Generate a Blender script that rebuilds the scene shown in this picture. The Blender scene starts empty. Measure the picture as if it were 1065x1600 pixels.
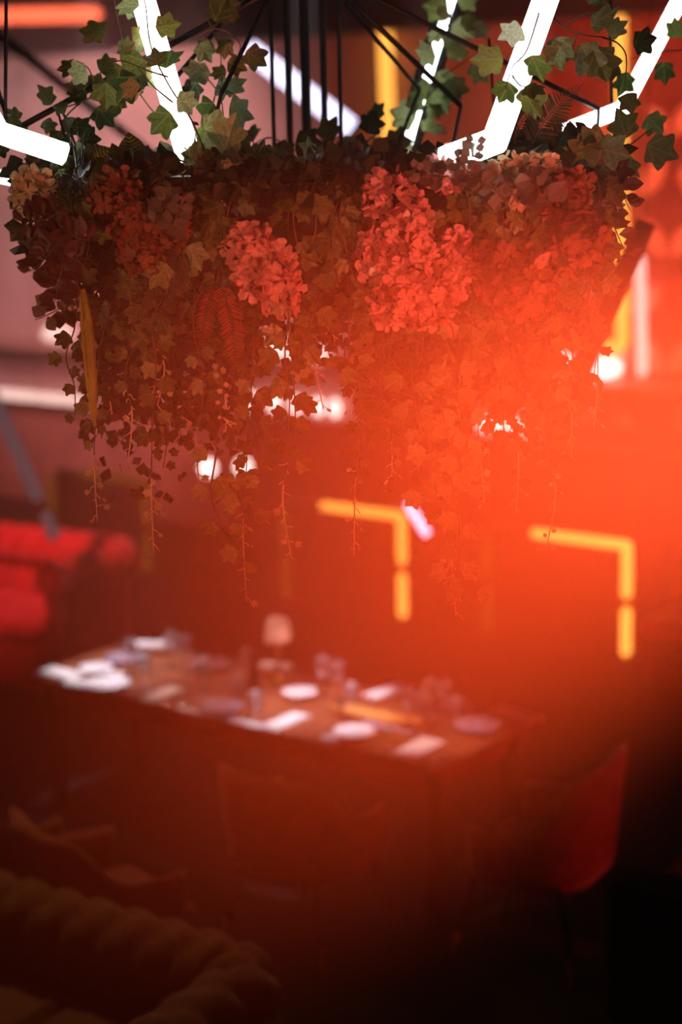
import bpy, math, random
from mathutils import Vector, Matrix, noise
random.seed(11)
R = random.random
U = random.uniform
scene = bpy.context.scene
COL = scene.collection

# ------------------------------------------------------------------ camera
FPX, CX, CY = 2667.0, 532.5, 800.0
CAM = Vector((0, 0, 3.45))
PITCH, ROLL = math.radians(12.0), math.radians(1.2)
FWD = Vector((0, math.cos(PITCH), -math.sin(PITCH)))
_r = Vector((1, 0, 0)); _u = _r.cross(FWD)
RIGHT = math.cos(ROLL) * _r - math.sin(ROLL) * _u
UP = math.sin(ROLL) * _r + math.cos(ROLL) * _u
cam = bpy.data.cameras.new('camera')
cam.sensor_fit = 'VERTICAL'; cam.sensor_height = 36.0; cam.lens = 36.0 * FPX / 1600.0
cam.clip_start = 0.05; cam.clip_end = 100
cam.dof.use_dof = True; cam.dof.focus_distance = 4.0; cam.dof.aperture_fstop = 1.3
camo = bpy.data.objects.new('camera', cam); COL.objects.link(camo)
M = Matrix((RIGHT, UP, -FWD)).transposed().to_4x4(); M.translation = CAM
camo.matrix_world = M
scene.camera = camo

def ray(px, py): return FWD + RIGHT * ((px - CX) / FPX) + UP * ((CY - py) / FPX)
def W(px, py, d): return CAM + ray(px, py) * d           # a point seen at px,py standing d metres away
def onz(px, py, z):
    r = ray(px, py); return CAM + r * ((z - CAM.z) / r.z)

# the room is turned against the view
ANG = math.radians(-36.3)
UX = Vector((math.cos(ANG), math.sin(ANG), 0)); VX = Vector((-math.sin(ANG), math.cos(ANG), 0)); ZX = Vector((0, 0, 1))
RO = Vector((1.923, 11.196, 0))                             # foot of the nearest amber partition
def rm(u, v, z=0.0): return RO + UX * u + VX * v + ZX * z    # room coordinates
WALLV = 1.9
def onwall(px, py, v=WALLV):
    r = ray(px, py); n = VX; t = (RO + VX * v - CAM).dot(n) / r.dot(n); return CAM + r * t

# ------------------------------------------------------------------ world, light, exposure
world = bpy.data.worlds.new('world'); scene.world = world; world.use_nodes = True
bg = world.node_tree.nodes['Background']; bg.inputs[0].default_value = (0.9, 0.12, 0.06, 1); bg.inputs[1].default_value = 0.006
_vsc = world.node_tree.nodes.new('ShaderNodeVolumeScatter'); _vsc.inputs['Density'].default_value = 0.018; _vsc.inputs['Anisotropy'].default_value = 0.2   # thin even haze in the whole room
world.node_tree.links.new(_vsc.outputs[0], world.node_tree.nodes['World Output'].inputs['Volume'])
vs = scene.view_settings
vs.view_transform = 'Standard'; vs.look = 'None'; vs.exposure = 0.0; vs.gamma = 1.0; vs.use_curve_mapping = False
cy = scene.cycles
cy.use_denoising = True; cy.use_adaptive_sampling = True; cy.adaptive_threshold = 0.12; cy.adaptive_min_samples = 14; cy.volume_step_rate = 4.0; cy.volume_max_steps = 64; cy.max_bounces = 4; cy.diffuse_bounces = 2; cy.glossy_bounces = 2; cy.transmission_bounces = 6
cy.transparent_max_bounces = 12; cy.volume_bounces = 0; cy.sample_clamp_indirect = 4.0; cy.caustics_reflective = False; cy.caustics_refractive = False

def lamp(name, kind, loc, target, energy, color, size=0.1, spot=40, blend=1.0, volume=1.0, size_y=None):
    l = bpy.data.lights.new(name, kind); l.energy = energy; l.color = color
    if kind == 'SPOT': l.spot_size = math.radians(spot); l.spot_blend = blend; l.shadow_soft_size = size
    elif kind == 'AREA':
        l.size = size
        if size_y: l.shape = 'RECTANGLE'; l.size_y = size_y
    else: l.shadow_soft_size = size
    o = bpy.data.objects.new(name, l); COL.objects.link(o)
    d = (Vector(target) - Vector(loc)).normalized()
    o.matrix_world = Matrix.Translation(Vector(loc)) @ d.to_track_quat('-Z', 'Y').to_matrix().to_4x4()
    return o
RED = (1.0, 0.065, 0.012)
# added red spot: lights the made-up smoke that stands in for lens flare
lamp('flare_spot', 'SPOT', W(1900, 450, 3.08), W(380, 900, 2.9), 1300, RED, 0.06, 52, 1.0)
# added fill on the left leaves, then red wash on the flowers
lamp('front_fill', 'SPOT', (-1.6, 1.2, 3.0), W(330, 450, 4.0), 105, (1.0, 0.42, 0.22), 0.15, 36, 1.0)
lamp('red_wash_lamp', 'SPOT', (1.7, 1.6, 2.7), W(600, 420, 4.0), 400, (1.0, 0.19, 0.11), 0.12, 32, 1.0)
# white spots over the laid table
TC = [onz(45, 1055, .76).lerp(onz(690, 1200, .76), k).lerp(onz(215, 1000, .76).lerp(onz(845, 1130, .76), k), .45) for k in (.12, .38, .63, .875)]
for q, e_, c_ in zip(TC, (1000, 420, 1100, 600), ((1.0, .90, .97), (1.0, .62, .5), (1.0, .86, .95), (1.0, .6, .52))):
    lamp('table_spot_lamp', 'SPOT', (q.x, q.y, 4.8), q, e_*1.15, c_, 0.04, 13.5 if e_ != 600 else 11, 0.7)
# unseen spots added to brighten the far wall, sofas and chairs
lamp('wall_wash_fill', 'SPOT', rm(-4.5, -1.2, 3.9), onwall(170, 320), 1050, (1.0, 0.50, 0.46), 0.3, 90, 1.0)
lamp('wall_wash_fill', 'SPOT', rm(0.5, -1.0, 3.2), onwall(980, 250), 700, (1.0, 0.14, 0.05), 0.3, 95, 1.0)
lamp('wall_wash_fill', 'SPOT', rm(-5.2, -0.6, 2.6), onwall(60, 690), 260, (1.0, 0.30, 0.33), 0.2, 90, 1.0)
lamp('chair_rim_fill', 'SPOT', (-1.7, 9.8, 3.2), onz(470, 1230, .8), 150, (1.0, 0.25, 0.08), 0.1, 18, 1.0)  # added to put a lit rim on the near chair
lamp('sofa_fill', 'SPOT', (-3.0, 9.2, 3.9), onz(80, 840, .85), 900, (1.0, 0.15, 0.17), 0.1, 34, 1.0)
lamp('chair_fill', 'SPOT', (3.4, 5.2, 2.0), (1.25, 6.9, 0.5), 170, (1.0, 0.03, 0.02), 0.05, 30, 1.0)
lamp('lounge_fill', 'SPOT', (-1.6, 7.6, 3.6), (-0.9, 5.7, 0.7), 90, (1.0, 0.36, 0.10), 0.2, 70, 1.0)  # added beyond the sofa so its tufts show

# ------------------------------------------------------------------ materials
def newmat(name):
    m = bpy.data.materials.new(name); m.use_nodes = True
    return m, m.node_tree.nodes, m.node_tree.links
def P(name, c, rough=0.6, metal=0.0, noise_amt=0.25, scale=12.0, sheen=0.0, bump=0.0, trans=0.0, spec=0.5):
    m, n, l = newmat(name); b = n['Principled BSDF']
    b.inputs['Roughness'].default_value = rough; b.inputs['Metallic'].default_value = metal
    b.inputs['Specular IOR Level'].default_value = spec
    if sheen: b.inputs['Sheen Weight'].default_value = sheen
    if trans: b.inputs['Transmission Weight'].default_value = trans
    if noise_amt:
        t = n.new('ShaderNodeTexNoise'); t.inputs['Scale'].default_value = scale; t.inputs['Detail'].default_value = 4
        tc = n.new('ShaderNodeTexCoord'); l.new(tc.outputs['Object'], t.inputs['Vector'])
        r = n.new('ShaderNodeValToRGB'); l.new(t.outputs['Fac'], r.inputs['Fac'])
        k = noise_amt
        r.color_ramp.elements[0].position = 0.3; r.color_ramp.elements[1].position = 0.7
        r.color_ramp.elements[0].color = (c[0]*(1-k), c[1]*(1-k), c[2]*(1-k), 1)
        r.color_ramp.elements[1].color = (min(1, c[0]*(1+k)), min(1, c[1]*(1+k)), min(1, c[2]*(1+k)), 1)
        l.new(r.outputs['Color'], b.inputs['Base Color'])
        if bump:
            bp = n.new('ShaderNodeBump'); bp.inputs['Strength'].default_value = bump; bp.inputs['Distance'].default_value = 0.01
            l.new(t.outputs['Fac'], bp.inputs['Height']); l.new(bp.outputs['Normal'], b.inputs['Normal'])
    else: b.inputs['Base Color'].default_value = (*c, 1)
    return m
def EM(name, c, s):
    m, n, l = newmat(name); n.remove(n['Principled BSDF'])
    e = n.new('ShaderNodeEmission'); e.inputs[0].default_value = (*c, 1); e.inputs[1].default_value = s
    l.new(e.outputs[0], n['Material Output'].inputs['Surface']); return m
def LEAF(name, cols, rough=0.45, tl=0.45, veins=False):
    # colour varies from leaf to leaf, with paler veins along the midrib
    m, n, l = newmat(name); b = n['Principled BSDF']; b.inputs['Roughness'].default_value = rough
    oi = n.new('ShaderNodeObjectInfo'); geo = n.new('ShaderNodeNewGeometry')
    add = n.new('ShaderNodeMath'); add.operation = 'ADD'; l.new(oi.outputs['Random'], add.inputs[0]); l.new(geo.outputs['Random Per Island'], add.inputs[1])
    fr = n.new('ShaderNodeMath'); fr.operation = 'FRACT'; l.new(add.outputs[0], fr.inputs[0])
    r = n.new('ShaderNodeValToRGB'); l.new(fr.outputs[0], r.inputs['Fac'])
    els = r.color_ramp.elements
    for i, c in enumerate(cols):
        p = i / (len(cols) - 1)
        e = els[0] if i == 0 else (els[1] if i == len(cols) - 1 else els.new(p))
        e.position = p; e.color = (*c, 1)
    col = r.outputs['Color']
    t = n.new('ShaderNodeTexNoise'); t.inputs['Scale'].default_value = 9; tc = n.new('ShaderNodeTexCoord'); l.new(tc.outputs['Object'], t.inputs['Vector'])
    mp = n.new('ShaderNodeMapRange'); l.new(t.outputs['Fac'], mp.inputs[0]); mp.inputs[1].default_value = .3; mp.inputs[2].default_value = .7; mp.inputs[3].default_value = .65; mp.inputs[4].default_value = 1.35
    mx = n.new('ShaderNodeMix'); mx.data_type = 'RGBA'; mx.blend_type = 'MULTIPLY'; mx.inputs[0].default_value = 1
    l.new(col, mx.inputs[6]); l.new(mp.outputs[0], mx.inputs[7]); col = mx.outputs[2]
    if veins:
        sx = n.new('ShaderNodeSeparateXYZ'); l.new(tc.outputs['Object'], sx.inputs[0])
        ym = n.new('ShaderNodeMath'); ym.operation = 'SUBTRACT'; l.new(sx.outputs['Y'], ym.inputs[0]); ym.inputs[1].default_value = .06
        prev = None
        for ang in (0, 50, -50):
            g = math.radians(ang); a1 = n.new('ShaderNodeMath'); a1.operation = 'MULTIPLY'; l.new(sx.outputs['X'], a1.inputs[0]); a1.inputs[1].default_value = math.cos(g)
            a2 = n.new('ShaderNodeMath'); a2.operation = 'MULTIPLY_ADD'; l.new(ym.outputs[0], a2.inputs[0]); a2.inputs[1].default_value = -math.sin(g); l.new(a1.outputs[0], a2.inputs[2])
            a3 = n.new('ShaderNodeMath'); a3.operation = 'ABSOLUTE'; l.new(a2.outputs[0], a3.inputs[0])
            if prev is None: prev = a3
            else:
                mn = n.new('ShaderNodeMath'); mn.operation = 'MINIMUM'; l.new(prev.outputs[0], mn.inputs[0]); l.new(a3.outputs[0], mn.inputs[1]); prev = mn
        vr = n.new('ShaderNodeMapRange'); l.new(prev.outputs[0], vr.inputs[0]); vr.inputs[1].default_value = .008; vr.inputs[2].default_value = .035; vr.inputs[3].default_value = .55; vr.inputs[4].default_value = 0
        vm = n.new('ShaderNodeMix'); vm.data_type = 'RGBA'; l.new(vr.outputs[0], vm.inputs[0]); l.new(col, vm.inputs[6]); vm.inputs[7].default_value = (min(1, cols[-1][0]*1.6), min(1, cols[-1][1]*1.6), min(1, cols[-1][2]*1.6), 1)
        col = vm.outputs[2]
    l.new(col, b.inputs['Base Color'])
    tr = n.new('ShaderNodeBsdfTranslucent'); l.new(col, tr.inputs[0])
    ms = n.new('ShaderNodeMixShader'); ms.inputs[0].default_value = tl
    l.new(b.outputs[0], ms.inputs[1]); l.new(tr.outputs[0], ms.inputs[2]); l.new(ms.outputs[0], n['Material Output'].inputs['Surface'])
    return m
def glass(name, c=(0.95, 0.95, 0.97)):
    m, n, l = newmat(name); n.remove(n['Principled BSDF'])
    g = n.new('ShaderNodeBsdfGlossy'); g.inputs['Roughness'].default_value = 0.18
    t = n.new('ShaderNodeBsdfTransparent'); t.inputs[0].default_value = (*c, 1)
    lw = n.new('ShaderNodeLayerWeight'); lw.inputs[0].default_value = 0.55
    ms = n.new('ShaderNodeMixShader'); l.new(lw.outputs['Facing'], ms.inputs[0]); l.new(t.outputs[0], ms.inputs[1]); l.new(g.outputs[0], ms.inputs[2])
    df = n.new('ShaderNodeBsdfDiffuse'); df.inputs[0].default_value = (.9, .88, .9, 1); m3 = n.new('ShaderNodeMixShader'); m3.inputs[0].default_value = .13; l.new(ms.outputs[0], m3.inputs[1]); l.new(df.outputs[0], m3.inputs[2]); ms = m3
    l.new(ms.outputs[0], n['Material Output'].inputs['Surface']); return m

MT = dict(
    floor=P('floor_dark', (0.010, 0.006, 0.005), 0.8, scale=3, spec=.15),
    plaster=P('wall_plaster', (0.42, 0.30, 0.29), 0.8, scale=1.3, noise_amt=.22),
    wains=P('wainscot_wood', (0.32, 0.14, 0.12), 0.5, scale=2.5, noise_amt=.3),
    ledge=P('ledge_wood', (0.35, 0.22, 0.2), 0.45, scale=5),
    beam=P('dark_beam', (0.035, 0.02, 0.018), 0.5, scale=4),
    wallpaper=P('wallpaper', (0.22, 0.06, 0.05), 0.8, scale=4),
    motif=P('wallpaper_leaf', (0.75, 0.42, 0.40), 0.8, scale=9),
    metal=P('black_metal', (0.018, 0.016, 0.016), 0.45, 0.6, scale=30),
    white=EM('white_tube', (0.93, 1.0, 0.97), 7.0),
    violet=EM('violet_tube', (0.75, 0.70, 1.0), 2.6),
    unlit_glow=EM('unlit_bar_glow', (0.66, 0.46, 0.56), 0.12),  # faint violet glow put on bars that are unlit
    amber=EM('amber_tube', (1.0, 0.40, 0.06), 2.1),
    amber_dim=EM('amber_tube_dim', (1.0, 0.40, 0.03), 0.10),
    rtube=EM('red_tube', (1.0, 0.14, 0.06), 2.2),
    strip=EM('ledge_strip', (1.0, 0.62, 0.55), 1.5),
    globe=EM('globe_white', (1.0, 0.78, 0.72), 3.0),
    seam=P('tube_seam', (0.4, 0.4, 0.4), 0.5, noise_amt=0),
    wood=P('table_wood', (0.22, 0.075, 0.03), 0.35, scale=6, noise_amt=.35),
    board=P('board_wood', (0.62, 0.28, 0.07), 0.45, scale=9, noise_amt=.25),  # amber reflection put into the board colour
    linen=P('linen', (0.86, 0.82, 0.82), 0.85, scale=40, noise_amt=.05, bump=.2),
    china=P('china', (0.86, 0.85, 0.88), 0.12, noise_amt=0.03),
    slate=P('slate_glaze', (0.30, 0.27, 0.36), 0.1, noise_amt=.1, scale=30),
    steel=P('steel', (0.75, 0.73, 0.74), 0.2, 1.0, noise_amt=.03),
    shade=LEAF('lamp_shade', [(0.84, 0.74, 0.70), (0.86, 0.76, 0.72)], .8, .5),
    brass=P('brass', (0.7, 0.40, 0.16), 0.45, .5, noise_amt=.1),
    bottle=P('dark_bottle', (0.02, 0.008, 0.006), 0.15, noise_amt=.1),
    olive=P('olive_velvet', (0.085, 0.052, 0.022), 0.75, scale=18, sheen=.35, bump=.15),
    redvel=P('red_velvet', (0.55, 0.025, 0.03), 0.8, scale=10, sheen=.5),
    brownvel=P('brown_velvet', (0.21, 0.07, 0.04), 0.8, scale=14, sheen=.4),
    blackfab=P('black_fabric', (0.008, 0.006, 0.006), 0.9, scale=14),
    partition=P('partition_dark', (0.05, 0.02, 0.016), 0.5, scale=5),
    ivy=LEAF('ivy_green', [(0.035, 0.065, 0.010), (0.080, 0.125, 0.018), (0.130, 0.165, 0.025), (0.05, 0.075, 0.014), (0.21, 0.23, 0.05)], veins=True),
    ivyp=LEAF('ivy_pale', [(0.20, 0.26, 0.06), (0.32, 0.34, 0.12), (0.13, 0.21, 0.03), (0.38, 0.40, 0.18)], veins=True),
    young=LEAF('young_leaf', [(0.72, 0.56, 0.40), (0.80, 0.62, 0.48), (0.60, 0.50, 0.30)], tl=.25),
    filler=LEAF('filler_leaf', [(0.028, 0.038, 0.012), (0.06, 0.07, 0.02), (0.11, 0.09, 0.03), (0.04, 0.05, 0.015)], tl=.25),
    euca=LEAF('eucalyptus', [(0.20, 0.17, 0.13), (0.27, 0.22, 0.17), (0.16, 0.15, 0.10)]),
    smoke=LEAF('smoke_leaf', [(0.10, 0.035, 0.028), (0.06, 0.025, 0.02), (0.13, 0.05, 0.035)]),
    hyp=LEAF('hydrangea_pink', [(0.90, 0.45, 0.42), (0.84, 0.36, 0.33), (0.92, 0.54, 0.47), (0.74, 0.30, 0.25)], .7, .3),
    hyo=LEAF('hydrangea_rust', [(0.40, 0.14, 0.06), (0.50, 0.20, 0.09), (0.3, 0.10, 0.05)], .7, .3),
    hyc=LEAF('hydrangea_cream', [(0.62, 0.46, 0.26), (0.50, 0.34, 0.19), (0.70, 0.52, 0.32)], .7, .3),
    fern=LEAF('fern_green', [(0.10, 0.09, 0.035), (0.15, 0.10, 0.045), (0.07, 0.08, 0.025)]),
    rust=LEAF('rust_leaf', [(0.34, 0.06, 0.03), (0.42, 0.09, 0.04)]),
    amar=LEAF('amaranth', [(0.46, 0.34, 0.04), (0.36, 0.28, 0.05), (0.55, 0.40, 0.07)], .8, .2),
    berry=LEAF('berry', [(0.80, 0.45, 0.38), (0.7, 0.38, 0.3)], .4, .1),
    stripe=LEAF('striped_leaf', [(0.05, 0.06, 0.015), (0.08, 0.08, 0.02)]),
    stripey=LEAF('stripe_yellow', [(0.60, 0.50, 0.06), (0.5, 0.45, 0.08)]),
    stem=P('stem_brown', (0.12, 0.075, 0.03), 0.7, noise_amt=.3, scale=40),
    stemp=P('stem_pale', (0.80, 0.58, 0.42), 0.6, noise_amt=.15, scale=40),
    glass=glass('clear_glass'),
)

# ------------------------------------------------------------------ mesh helpers
def mesh(name, v, f, mat=None, smooth=False):
    me = bpy.data.meshes.new(name); me.from_pydata([tuple(p) for p in v], [], f); me.update()
    if mat: me.materials.append(MT[mat] if isinstance(mat, str) else mat)
    if smooth: me.polygons.foreach_set('use_smooth', [True] * len(me.polygons))
    return me
I4 = Matrix.Identity(4)
def tagit(o, label, cat, group=None, kind=None):
    if label: o['label'] = label
    if cat: o['category'] = cat
    if group: o['group'] = group
    if kind: o['kind'] = kind
WMX = {}
def thing(name, label, cat, loc=(0, 0, 0), group=None):
    o = bpy.data.objects.new(name, None); COL.objects.link(o); o.location = loc; o.empty_display_size = 0.05
    tagit(o, label, cat, group); WMX[o] = Matrix.Translation(Vector(loc)); return o
def part(name, me, parent=None, mx=I4, label=None):
    o = bpy.data.objects.new(name, me); COL.objects.link(o)
    if parent is not None:
        o.parent = parent; o.matrix_parent_inverse = WMX[parent].inverted()
    o.matrix_basis = mx; WMX[o] = mx.copy()
    if label: o['label'] = label
    return o
class MB:
    def __init__(s): s.v = []; s.f = []
    def add(s, v, f):
        k = len(s.v); s.v += [Vector(p) for p in v]; s.f += [tuple(i + k for i in q) for q in f]; return s
    def box(s, c, h, ax=(Vector((1, 0, 0)), Vector((0, 1, 0)), Vector((0, 0, 1))), bev=0.0):
        c = Vector(c); a, b, d = ax
        if bev <= 0:
            pts = [c + a*h[0]*i + b*h[1]*j + d*h[2]*k for k in (-1, 1) for j in (-1, 1) for i in (-1, 1)]
            return s.add(pts, [(0, 2, 3, 1), (4, 5, 7, 6), (0, 1, 5, 4), (2, 6, 7, 3), (0, 4, 6, 2), (1, 3, 7, 5)])
        prof = []
        hx, hy = h[0], h[1]; bev = min(bev, hx*.9, hy*.9, h[2]*.9)
        for (sx, sy) in ((1, 1), (-1, 1), (-1, -1), (1, -1)):
            q = [(hx, hy - bev), (hx - bev, hy)]
            q = [(sx*x, sy*y) for x, y in q]
            if sx*sy < 0: q.reverse()
            prof += q
        rings = []
        for z, sh in ((-h[2], bev), (-h[2] + bev, 0), (h[2] - bev, 0), (h[2], bev)):
            rings.append([c + a*(x - math.copysign(sh, x) if abs(x) > sh else 0) + b*(y - math.copysign(sh, y) if abs(y) > sh else 0) + d*z for x, y in prof])
        v = [p for r in rings for p in r]; f = []
        for r in range(3):
            for i in range(8): f.append((r*8 + i, r*8 + (i+1) % 8, r*8 + 8 + (i+1) % 8, r*8 + 8 + i))
        f.append(tuple(range(7, -1, -1))); f.append(tuple(range(24, 32)))
        return s.add(v, f)
    def tube(s, pts, r, n=6, cap=True):
        pts = [Vector(p) for p in pts]; m = len(pts)
        rad = r if isinstance(r, (list, tuple)) else [r] * m
        t0 = (pts[1] - pts[0]).normalized()
        a = t0.cross(Vector((0.13, 0.31, 1)) if abs(t0.z) < .9 else Vector((1, 0.2, 0))).normalized()
        v = []
        for i, p in enumerate(pts):
            t = (pts[min(i+1, m-1)] - pts[max(i-1, 0)]).normalized()
            a = (a - t * a.dot(t)).normalized(); b = t.cross(a)
            for k in range(n):
                g = 2*math.pi*k/n; v.append(p + (a*math.cos(g) + b*math.sin(g)) * rad[i])
        f = [(i*n + k, i*n + (k+1) % n, (i+1)*n + (k+1) % n, (i+1)*n + k) for i in range(m-1) for k in range(n)]
        if cap: f += [tuple(range(n-1, -1, -1)), tuple(range((m-1)*n, m*n))]
        return s.add(v, f)
    def lathe(s, prof, c=(0, 0, 0), n=20, cap=True):
        c = Vector(c); v = []; m = len(prof)
        for r, z in prof:
            for k in range(n):
                g = 2*math.pi*k/n; v.append(c + Vector((r*math.cos(g), r*math.sin(g), z)))
        f = [(i*n + k, i*n + (k+1) % n, (i+1)*n + (k+1) % n, (i+1)*n + k) for i in range(m-1) for k in range(n)]
        if cap:
            f.append(tuple(range(n-1, -1, -1))); f.append(tuple(range((m-1)*n, m*n)))
        return s.add(v, f)
    def me(s, name, mat, smooth=False): return mesh(name, s.v, s.f, mat, smooth)
def solid(name, label, cat, mb, mat, group=None, kind=None, smooth=False, loc=None):
    o = part(name, mb.me(name, mat, smooth)); tagit(o, label, cat, group, kind); return o
RAX = (UX, VX, ZX)
def rbox(u0, u1, v0, v1, z0, z1, bev=0): return MB().box(rm((u0+u1)/2, (v0+v1)/2, (z0+z1)/2), ((u1-u0)/2, (v1-v0)/2, (z1-z0)/2), RAX, bev)
def rot_to(p, d, nrm, s, sx=1.0, sz=1.0):
    # leaf frame: +Y along d, +Z near nrm
    y = d.normalized(); z = nrm - y * nrm.dot(y)
    if z.length < 1e-4: z = y.orthogonal()
    z.normalize(); x = y.cross(z)
    return Matrix((x*s*sx, y*s, z*s*sz)).transposed().to_4x4() if False else Matrix(((x.x*s*sx, y.x*s, z.x*s*sz, p.x), (x.y*s*sx, y.y*s, z.y*s*sz, p.y), (x.z*s*sx, y.z*s, z.z*s*sz, p.z), (0, 0, 0, 1)))
def rv(): 
    while True:
        v = Vector((U(-1, 1), U(-1, 1), U(-1, 1)))
        if .05 < v.length < 1: return v.normalized()

# ------------------------------------------------------------------ the room
def structure(name, mb, mat, label, cat): return solid(name, label, cat, mb, mat, kind='structure')
structure('floor', rbox(-12, 10, -14, WALLV + .3, -.1, 0), 'floor', 'dark polished floor of the dining room', 'floor')
structure('ceiling', rbox(-12, 10, -14, WALLV + .3, 5.0, 5.1), 'beam', 'dark ceiling high above the dining room', 'ceiling')
structure('wall_back', rbox(-12, 10, WALLV, WALLV + .2, 0, 5.0), 'plaster', 'plastered wall behind the amber lights', 'wall')
wain = structure('wall_panelling', rbox(-12, 10, WALLV - .06, WALLV, 0, 1.08), 'wains', 'brown timber panelling on the lower part of the wall', 'panelling')
for k in range(20):
    part('panel', rbox(-9.6 + k*.9, -8.85 + k*.9, WALLV - .085, WALLV - .06, .15, .98, .01).me('panel', 'wains'), wain)
structure('trim_1', rbox(-12, 10, WALLV - .24, WALLV, 1.08, 1.13), 'ledge', 'long timber ledge running along the wall above the panelling', 'ledge')
structure('trim_2', rbox(-12, 10, WALLV - .42, WALLV, 1.60, 1.65), 'ledge', 'upper timber sill running along the wall', 'sill')
structure('trim_3', rbox(-12, 10, WALLV - .35, WALLV, 4.38, 5.0), 'beam', 'dark beam along the top of the wall', 'beam')
def wu(px, py, v=WALLV):
    p = onwall(px, py, v) - RO; return p.dot(UX), p.z
# wallpapered panel with large leaf motifs at the near end of the wall
u0, _ = wu(860, 300); 
wp = structure('wall_wallpaper', rbox(u0, 6, WALLV - .02, WALLV, 1.13, 4.38), 'wallpaper', 'red botanical wallpaper panel with pairs of large pink leaves', 'wallpaper')
lv, lf = [], []
mot = []
for i in range(13):
    a = i/12; w = math.sin(math.pi*a)**.8 * .24
    mot += [Vector((-w, a, 0)), Vector((w, a, 0))]
mf = [(2*i, 2*i+1, 2*i+3, 2*i+2) for i in range(12)]
mv2 = mot + [p + Vector((0, 0, .03)) for p in mot]
mf2 = [tuple(j + 26 for j in q) for q in mf] + [(2*i, 2*i+2, 2*i+28, 2*i+26) for i in range(12)] + [(2*i+1, 2*i+27, 2*i+29, 2*i+3) for i in range(12)]
motif_me = mesh('leaf_motif', mv2, mf2, 'motif')
for r in range(7):
    for c in range(9):
        uu = u0 + .25 + c*.52 + (r % 2)*.26; zz = 1.25 + r*.45
        for sgn in (-1, 1):
            if R() < .2: continue
            d = (UX*sgn*.55 + ZX*.8)
            if zz + .35 < 4.3: part('leaf_motif', motif_me, wp, rot_to(rm(uu + sgn*.03, WALLV - .022, zz), d, -VX, U(.26, .34)))

# tubes on the wall
def capsule(mb, a, b, r, n=10): 
    a, b = Vector(a), Vector(b); d = (b-a).normalized()
    pts = [a, a + d*r*.3, a + d*r, b - d*r, b - d*r*.3, b]
    return mb.tube(pts, [r*.35, r*.75, r, r, r*.75, r*.35], n)
def wtube(pxs, r, v=WALLV - .08):
    mb = MB()
    for (a, b) in zip(pxs[:-1], pxs[1:]): capsule(mb, onwall(*a, v), onwall(*b, v), r)
    return mb
def walllight(label, pxs, r, mat, v=WALLV - .08):
    t = thing('wall_tube_light', label, 'tube light', onwall(*pxs[0], v), 'tube lights on the far wall')
    for a, b in zip(pxs[:-1], pxs[1:]):
        A, B = onwall(*a, v), onwall(*b, v)
        part('tube', capsule(MB(), A, B, r).me('tube', mat, True), t)
        d = (B - A).normalized(); n = d.cross(VX).normalized()
        part('back_plate', MB().box((A+B)/2 + VX*(.045), ((B-A).length/2, r*.6, .02), (d, n, VX)).me('back_plate', 'metal'), t)
    return t
walllight('amber tube standing upright on the wall beside the dark rods', [(601, 28), (612, 420)], .062, 'amber')
walllight('amber tube framing the leaf wallpaper with a short foot turned sideways', [(967, 20), (972, 545), (930, 541)], .05, 'amber')
walllight('thin white upright tube light right of the amber tube on the wallpaper', [(999, 398), (1003, 588)], .040, 'strip')
walllight('level red tube light high on the wall above the ivy branch', [(-90, 26), (156, 22)], .068, 'rtube', v=WALLV - .4)
# lit strip on the left ledge and the lamps standing on the ledges
A, B = wu(-60, 578, WALLV - .25), wu(142, 600, WALLV - .25)
solid('ledge_strip_light', 'pale pink light strip along the front of the timber ledge', 'strip light', MB().box(rm((A[0]+B[0])/2, WALLV - .262, 1.105), ((B[0]-A[0])/2, .012, .05), RAX, .004), 'strip')
def ledge_lamp(px, py, z, r, v, label, grp, h=.1, m='globe'):
    p = onwall(px, py, v); p.z = z
    t = thing('ledge_lamp', label, 'lamp', p, grp)
    part('base', MB().lathe([(r*.6, 0), (r*.6, .012), (r*.25, .016), (r*.25, .02)], p, 12).me('base', 'metal'), t)
    part('shade', MB().lathe([(r*.5, .02), (r*.95, .02 + h*.25), (r, .02 + h*.5), (r*.85, .02 + h*.8), (r*.4, .02 + h)], p, 12).me('shade', m, True), t)
rows = [395, 428, 462, 497, 523]
for i, x in enumerate(rows):
    ledge_lamp(x, 630, 1.13, .048, WALLV - .13, 'small white globe lamp on the ledge, %s of five behind the ivy gap' % ['first', 'second', 'third', 'fourth', 'last'][i], 'globe lamps on the ledge', .16)
for i, x in enumerate([756, 778, 802, 828]):
    ledge_lamp(x, 668, 1.13, .048, WALLV - .13, 'tiny white lamp on the ledge in the red haze, %s of four' % ['first', 'second', 'third', 'fourth'][i], 'tiny lamps on the ledge', .11)
for i, (x, w, l) in enumerate([(938, .17, 'wide white dome lamp on the sill below the amber tube'), (877, .09, 'white dome lamp half hidden by vines on the sill'), (92, .16, 'pinkish dome lamp on the sill behind the round purple leaves'), (478, .20, 'low white plates made to glow on the sill behind the pink blossoms'), (430, .08, 'small white plate made to glow on the sill behind hanging ivy')]):  # the two low shapes are white plates given a glow
    ledge_lamp(x, 560, 1.65, w, WALLV - .03 - w, l, 'dome lamps on the sill', .15 if i != 3 else .07, 'globe' if i != 2 else 'strip')
def hanging(px, py, d, label):
    p = W(px, py, d); t = thing('globe_lamp', label, 'lamp', p, 'globe lamps on thin posts')
    part('globe', MB().lathe([(.01, -.07), (.05, -.05), (.07, 0), (.05, .05), (.01, .07)], p, 14).me('globe', 'globe', True), t)
    part('post', MB().tube([Vector((p.x, p.y, 0)), p - ZX*.06], .008).me('post', 'metal'), t)
hanging(325, 731, 13.0, 'white globe lamp on a post behind the left ivy curtain')
hanging(380, 729, 13.0, 'white globe lamp on a post behind the middle ivy strands')

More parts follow.
